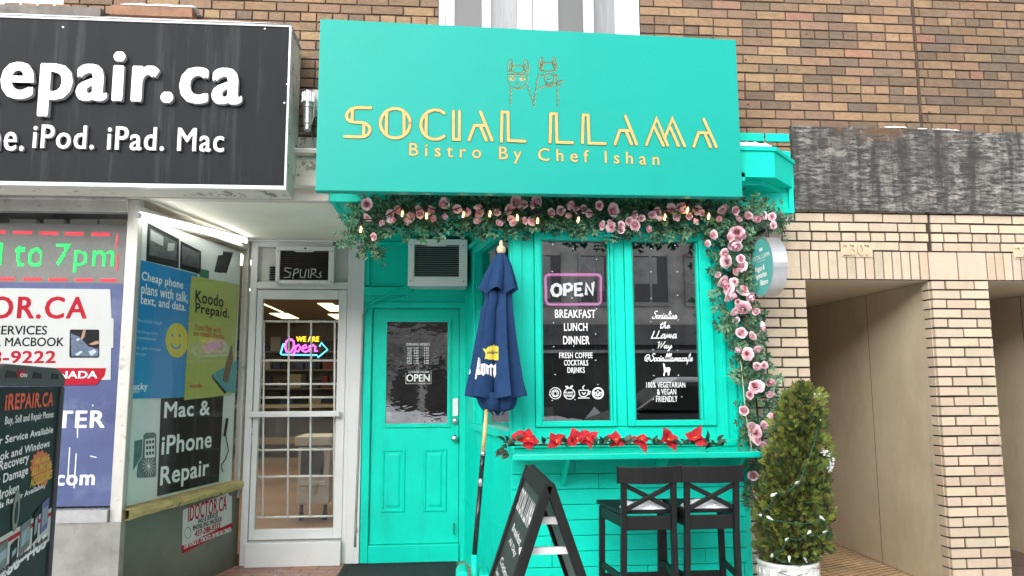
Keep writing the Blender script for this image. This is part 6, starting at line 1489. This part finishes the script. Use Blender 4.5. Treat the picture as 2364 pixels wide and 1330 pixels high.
# ------------------------------------------------------------------ silver lamp between the two signs
sl_ = thing('security_lamp', 'silver cylindrical lamp with cable between the charcoal and turquoise signs', 'lamp', P(711, 300, -.22))
q = MB(); YL = -.22; s_ = 4.68/FPX; c0 = P(711, 256, YL)
zf = lambda py: Z_(711, py, YL)-c0.z
q.lathe([(0, zf(212)), (13*s_, zf(212)), (14*s_, zf(216)), (14*s_, zf(239))], c0, (0, 0, 1), 22); q.lathe([(14*s_, zf(239)), (11*s_, zf(241)), (11*s_, zf(246)), (14*s_, zf(247)), (14*s_, zf(249)), (10.6*s_, zf(250)), (10.6*s_, zf(286))], c0, (0, 0, 1), 22)
q.lathe([(10.6*s_, zf(286)), (9*s_, zf(288)), (8.6*s_, zf(300)), (7.5*s_, zf(302)), (0, zf(302))], c0, (0, 0, 1), 22)
for i in range(18): a_ = i*2*math.pi/18; q.bar((c0.x+14.3*s_*math.cos(a_), YL+14.3*s_*math.sin(a_), c0.z+zf(216)), (c0.x+14.3*s_*math.cos(a_), YL+14.3*s_*math.sin(a_), c0.z+zf(237)), .004, .004)
q.build('housing', M('brushed_lamp_metal', (.50, .52, .53), .35, .75, var=.15, scale=12), sl_)
q = MB().use(m_white); q.box(P(722, 240, -.12).x, P(745, 240, -.12).x, -.16, -.05, Z_(730, 262, -.12), Z_(730, 212, -.12)); q.bar(c0+Vector((0, 0, zf(230))), (P(735, 240, -.12).x, -.12, c0.z+zf(235)), .03, .03); q.build('junction_box', m_white, sl_, bevel=.005)
q = MB(); q.tube([P(716, 216, -.20), P(726, 240, -.24), P(724, 272, -.26), P(716, 292, -.25), P(706, 306, -.18), P(690, 308, -.15)], .005, 6); q.build('cable', M('grey_cable', (.22, .22, .2), .6), sl_, smooth=True); q = MB(); q.tube([P(718, 302, -.16), P(724, 330, -.14), P(727, 352, -.12)], .004, 5); q.build('cable', M('grey_cable', (.22, .22, .2), .6), sl_, smooth=True)

# ------------------------------------------------------------------ snow along ledges
def snow_strip(a_, b_, dep, h, label, n_=50, seed=0):
    a_, b_ = Vector(a_), Vector(b_); q = MB(); prof_ = [(0, 0), (-.02, .35), (.05, .85), (.35, 1), (.75, .9), (1, .0)]; vs = []
    dr_ = Vector((0, 1, 0))
    for i in range(n_+1):
        t_ = i/n_; hh = h*(.75+.6*noise.noise(Vector((t_*9+seed, seed, 0)))+.25*noise.noise(Vector((t_*30, seed, 3))))*min(1, t_*14+.15)*min(1, (1-t_)*14+.15); hh = max(.002, hh)
        for d_, z in prof_: vs.append(a_.lerp(b_, t_)+dr_*(d_*dep+.004*noise.noise(Vector((t_*40, d_, seed))))+Vector((0, 0, z*hh)))
    k_ = len(prof_); q.add(vs, [(i*k_+j_, i*k_+j_+1, (i+1)*k_+j_+1, (i+1)*k_+j_) for i in range(n_) for j_ in range(k_-1)])
    o = q.build('snow', m_snow, None, smooth=True, loc=a_.lerp(b_, .5)); tag(o, label, 'snow', kind='stuff')
snow_strip((-5.2, YS-.012, bt+.001), (bx0-.0, YS-.012, bt+.001), .36, .022, 'thin ridge of snow along the top of the charcoal sign', 120, 1)
a_, b_ = P(275, 25, -.105), P(452, 30, -.105)
snow_strip((a_.x, -.104, P(270, 40, 0).z+.036), (b_.x, -.104, P(270, 40, 0).z+.036), .10, .022, 'snow cap on the small brick ledge above the charcoal sign', 30, 2)
snow_strip((X_(1640, 340, -.31), -.318, z2+.001), (xc-.02, -.318, z2+.001), .24, .045, 'snow lying on the green cornice at the right of the name board', 40, 3)
snow_strip((X_(735, 300, -.16)-.35, -.16, 2.901), (X_(745, 300, -.16), -.16, 2.901), .10, .020, 'patch of snow on the peeling ledge below the silver lamp', 20, 4)
zt5 = pz1+.003
snow_strip((X_(2040, 296, -.02), -.028, zt5), (X_(2092, 298, -.02), -.028, zt5), .022, .014, 'short streak of snow on top of the weathered plywood, nearer the cafe', 16, 5)
snow_strip((X_(2118, 300, -.02), -.022, zt5-.004), (X_(2215, 304, -.02), -.022, zt5-.008), .02, .012, 'longer streak of snow on top of the weathered plywood, past the board joint', 20, 6)

# ------------------------------------------------------------------ the other side of the street (seen in the window glass)
def setm(name, col, **k): return M(name, col, .8, var=.45, scale=.9, **k)
op_ = thing('opposite_building', 'grey commercial block across the street, seen only as a reflection', 'building', (2, -24, 0))
q = MB().use(setm('grey_facade', (.62, .60, .57))); q.box(2.2, 18, -30, -24, 3.7, 7.6); q.use(setm('dark_shopfront', (.09, .088, .085))); q.box(2.2, 18, -30, -23.9, -.1, 2.9); q.use(setm('fascia_band', (.2, .2, .2))); q.box(2.15, 18.05, -30, -23.7, 2.91, 3.69); q.build('wall', None, op_)
for i in range(7):
    q = MB(); q.box(3+i*2.1, 4.3+i*2.1, -24.02, -23.95, 4.6, 6.4); wn_ = q.build('window', m_pdark, op_); q = MB(); x_ = 3+i*2.1; q.box(x_-.12, x_+1.42, -23.96, -23.88, 4.42, 4.58); q.box(x_-.1, x_-.01, -23.96, -23.90, 4.6, 6.5); q.box(x_+1.31, x_+1.4, -23.96, -23.90, 4.6, 6.5); q.box(x_+.6, x_+.68, -23.945, -23.92, 4.6, 6.4); q.box(x_, x_+.9, -23.949, -23.946, 4.7+.3*(i % 3), 6.35); q.build('frame', setm('pale_frame', (.5, .5, .49)), wn_)
q = MB().use(setm('light_strip', (.5, .5, .5))); q.box(2.7, 17, -23.85, -23.7, 2.6, 2.72); q.build('awning_edge', None, op_)
ol = thing('opposite_house', 'low brick house across the street, seen only as a reflection', 'building', (-20, -26, 0))
q = MB().use(setm('far_brick', (.10, .09, .085))); q.box(-34, 1.6, -32, -27, -.1, 6.5); q.build('wall', None, ol); q = MB(); q.prism(PL((0, -26.6, 0)), [(-34.6, 6.4), (2.0, 6.4), (-2, 8.6), (-30, 8.6)], -6, 0); q.build('roof', setm('slate_roof', (.12, .12, .13)), ol)
q = MB()
def bank(x0_, n_, y0_, dy, hgt, sd):
    b_ = len(q.v)
    for i in range(n_):
        for j_ in range(11): q.v.append((x0_+i*.3, y0_+j_*dy+.2*noise.noise(Vector((i*.3, sd, 1))), -.16+max(0, hgt*math.sin(math.pi*j_/10)*(.75+.55*noise.noise(Vector((i*.17, j_*.5, sd)))+.55*noise.noise(Vector((i*.9, j_*1.3, sd)))))))
    for i in range(n_-1):
        for j_ in range(10): q.f.append([b_+i*11+j_, b_+i*11+j_+1, b_+(i+1)*11+j_+1, b_+(i+1)*11+j_]); q.m.append(0); q.c.append((1, 1, 1))
bank(-24, 150, -16.5, .34, .9, 0); bank(-9, 34, -9.2, .20, 1.0, 5)
o = q.build('snow_bank', m_snow, None, smooth=True); o['kind'] = 'stuff'; o['label'] = 'banks of ploughed snow along the kerbs, seen only in reflections'; o['category'] = 'snow'
m_bark = M('snowy_bark', (.42, .40, .38), .9, var=.6, scale=3); random.seed(3)
def bare_tree(x, y, lab):
    t_ = thing('bare_tree', lab, 'tree', (x, y, -.1)); q = MB()
    def grow(p_, d_, L, r, dep):
        e = p_+d_*L; q.tube([p_, p_.lerp(e, .5)+Vector((random.uniform(-.05, .05)*L, random.uniform(-.05, .05)*L, 0)), e], [r, r*.85, r*.68], 5, False)
        if dep == 0: return
        for k_ in range(3 if dep > 2 else 2):
            nd = (d_+Vector((random.uniform(-1.1, 1.1), random.uniform(-1., 1.), random.uniform(-.25, .5)))).normalized(); grow(e, nd, L*random.uniform(.62, .82), max(.012, r*.6), dep-1)
    q2 = MB(); q2.tube([(x, y, -.15), (x+.05, y, .7)], [.20, .17], 8); q2.build('trunk', m_bark, t_)
    grow(Vector((x+.05, y, .68)), Vector((0, 0, 1)), .85, .13, 7); q.build('crown', m_bark, t_)
bare_tree(-2.0, -17.5, 'bare street tree across the road with low branches, seen only as a reflection'); bare_tree(.2, -19.5, 'second bare street tree across the road, nearer the grey block, seen only as a reflection'); bare_tree(-4.6, -19, 'third bare street tree across the road, before the brick house, seen only as a reflection')
bare_tree(-.9, -16.2, 'low forked bare tree straight across the road, seen only as a reflection'); bare_tree(-3.3, -15.6, 'low spreading bare tree left of the forked one, seen only as a reflection')
car = thing('parked_car', 'dark parked car under a cap of snow at the near kerb, seen only reflected', 'car', (4.6, -8.6, 0))
def carprism(pts_, y0, y1, mt, nm, bev=.05): q = MB(); q.prism(PL((0, y0, 0)), pts_, -(y1-y0), 0); q.build(nm, mt, car, bevel=bev)
m_car = M('dark_car_paint', (.03, .032, .036), .25, coat=.6)
carprism([(2.4, .2), (6.8, .2), (6.85, .75), (6.2, .92), (3.0, .95), (2.35, .72)], -9.4, -7.7, m_car, 'body', .08); carprism([(3.1, .96), (6.0, .93), (5.3, 1.42), (3.8, 1.45)], -9.3, -7.8, M('car_glass', (.02, .022, .025), .06, spec=.9), 'cabin_windows', .06); carprism([(3.75, 1.451), (5.35, 1.421), (5.2, 1.52), (3.9, 1.54)], -9.25, -7.85, m_snow, 'roof_snow', .05)
for x in (3.25, 5.95):
    for y in (-9.35, -7.75): q = MB(); q.lathe([(.12, -.1), (.32, -.09), (.32, .09), (.12, .1)], (x, y, .20), (0, 1, 0), 20); q.build('wheel', m_black, car, smooth=False)
for o in list(bpy.data.objects):
    if o.type == 'MESH' and not o.data.polygons: bpy.data.objects.remove(o)
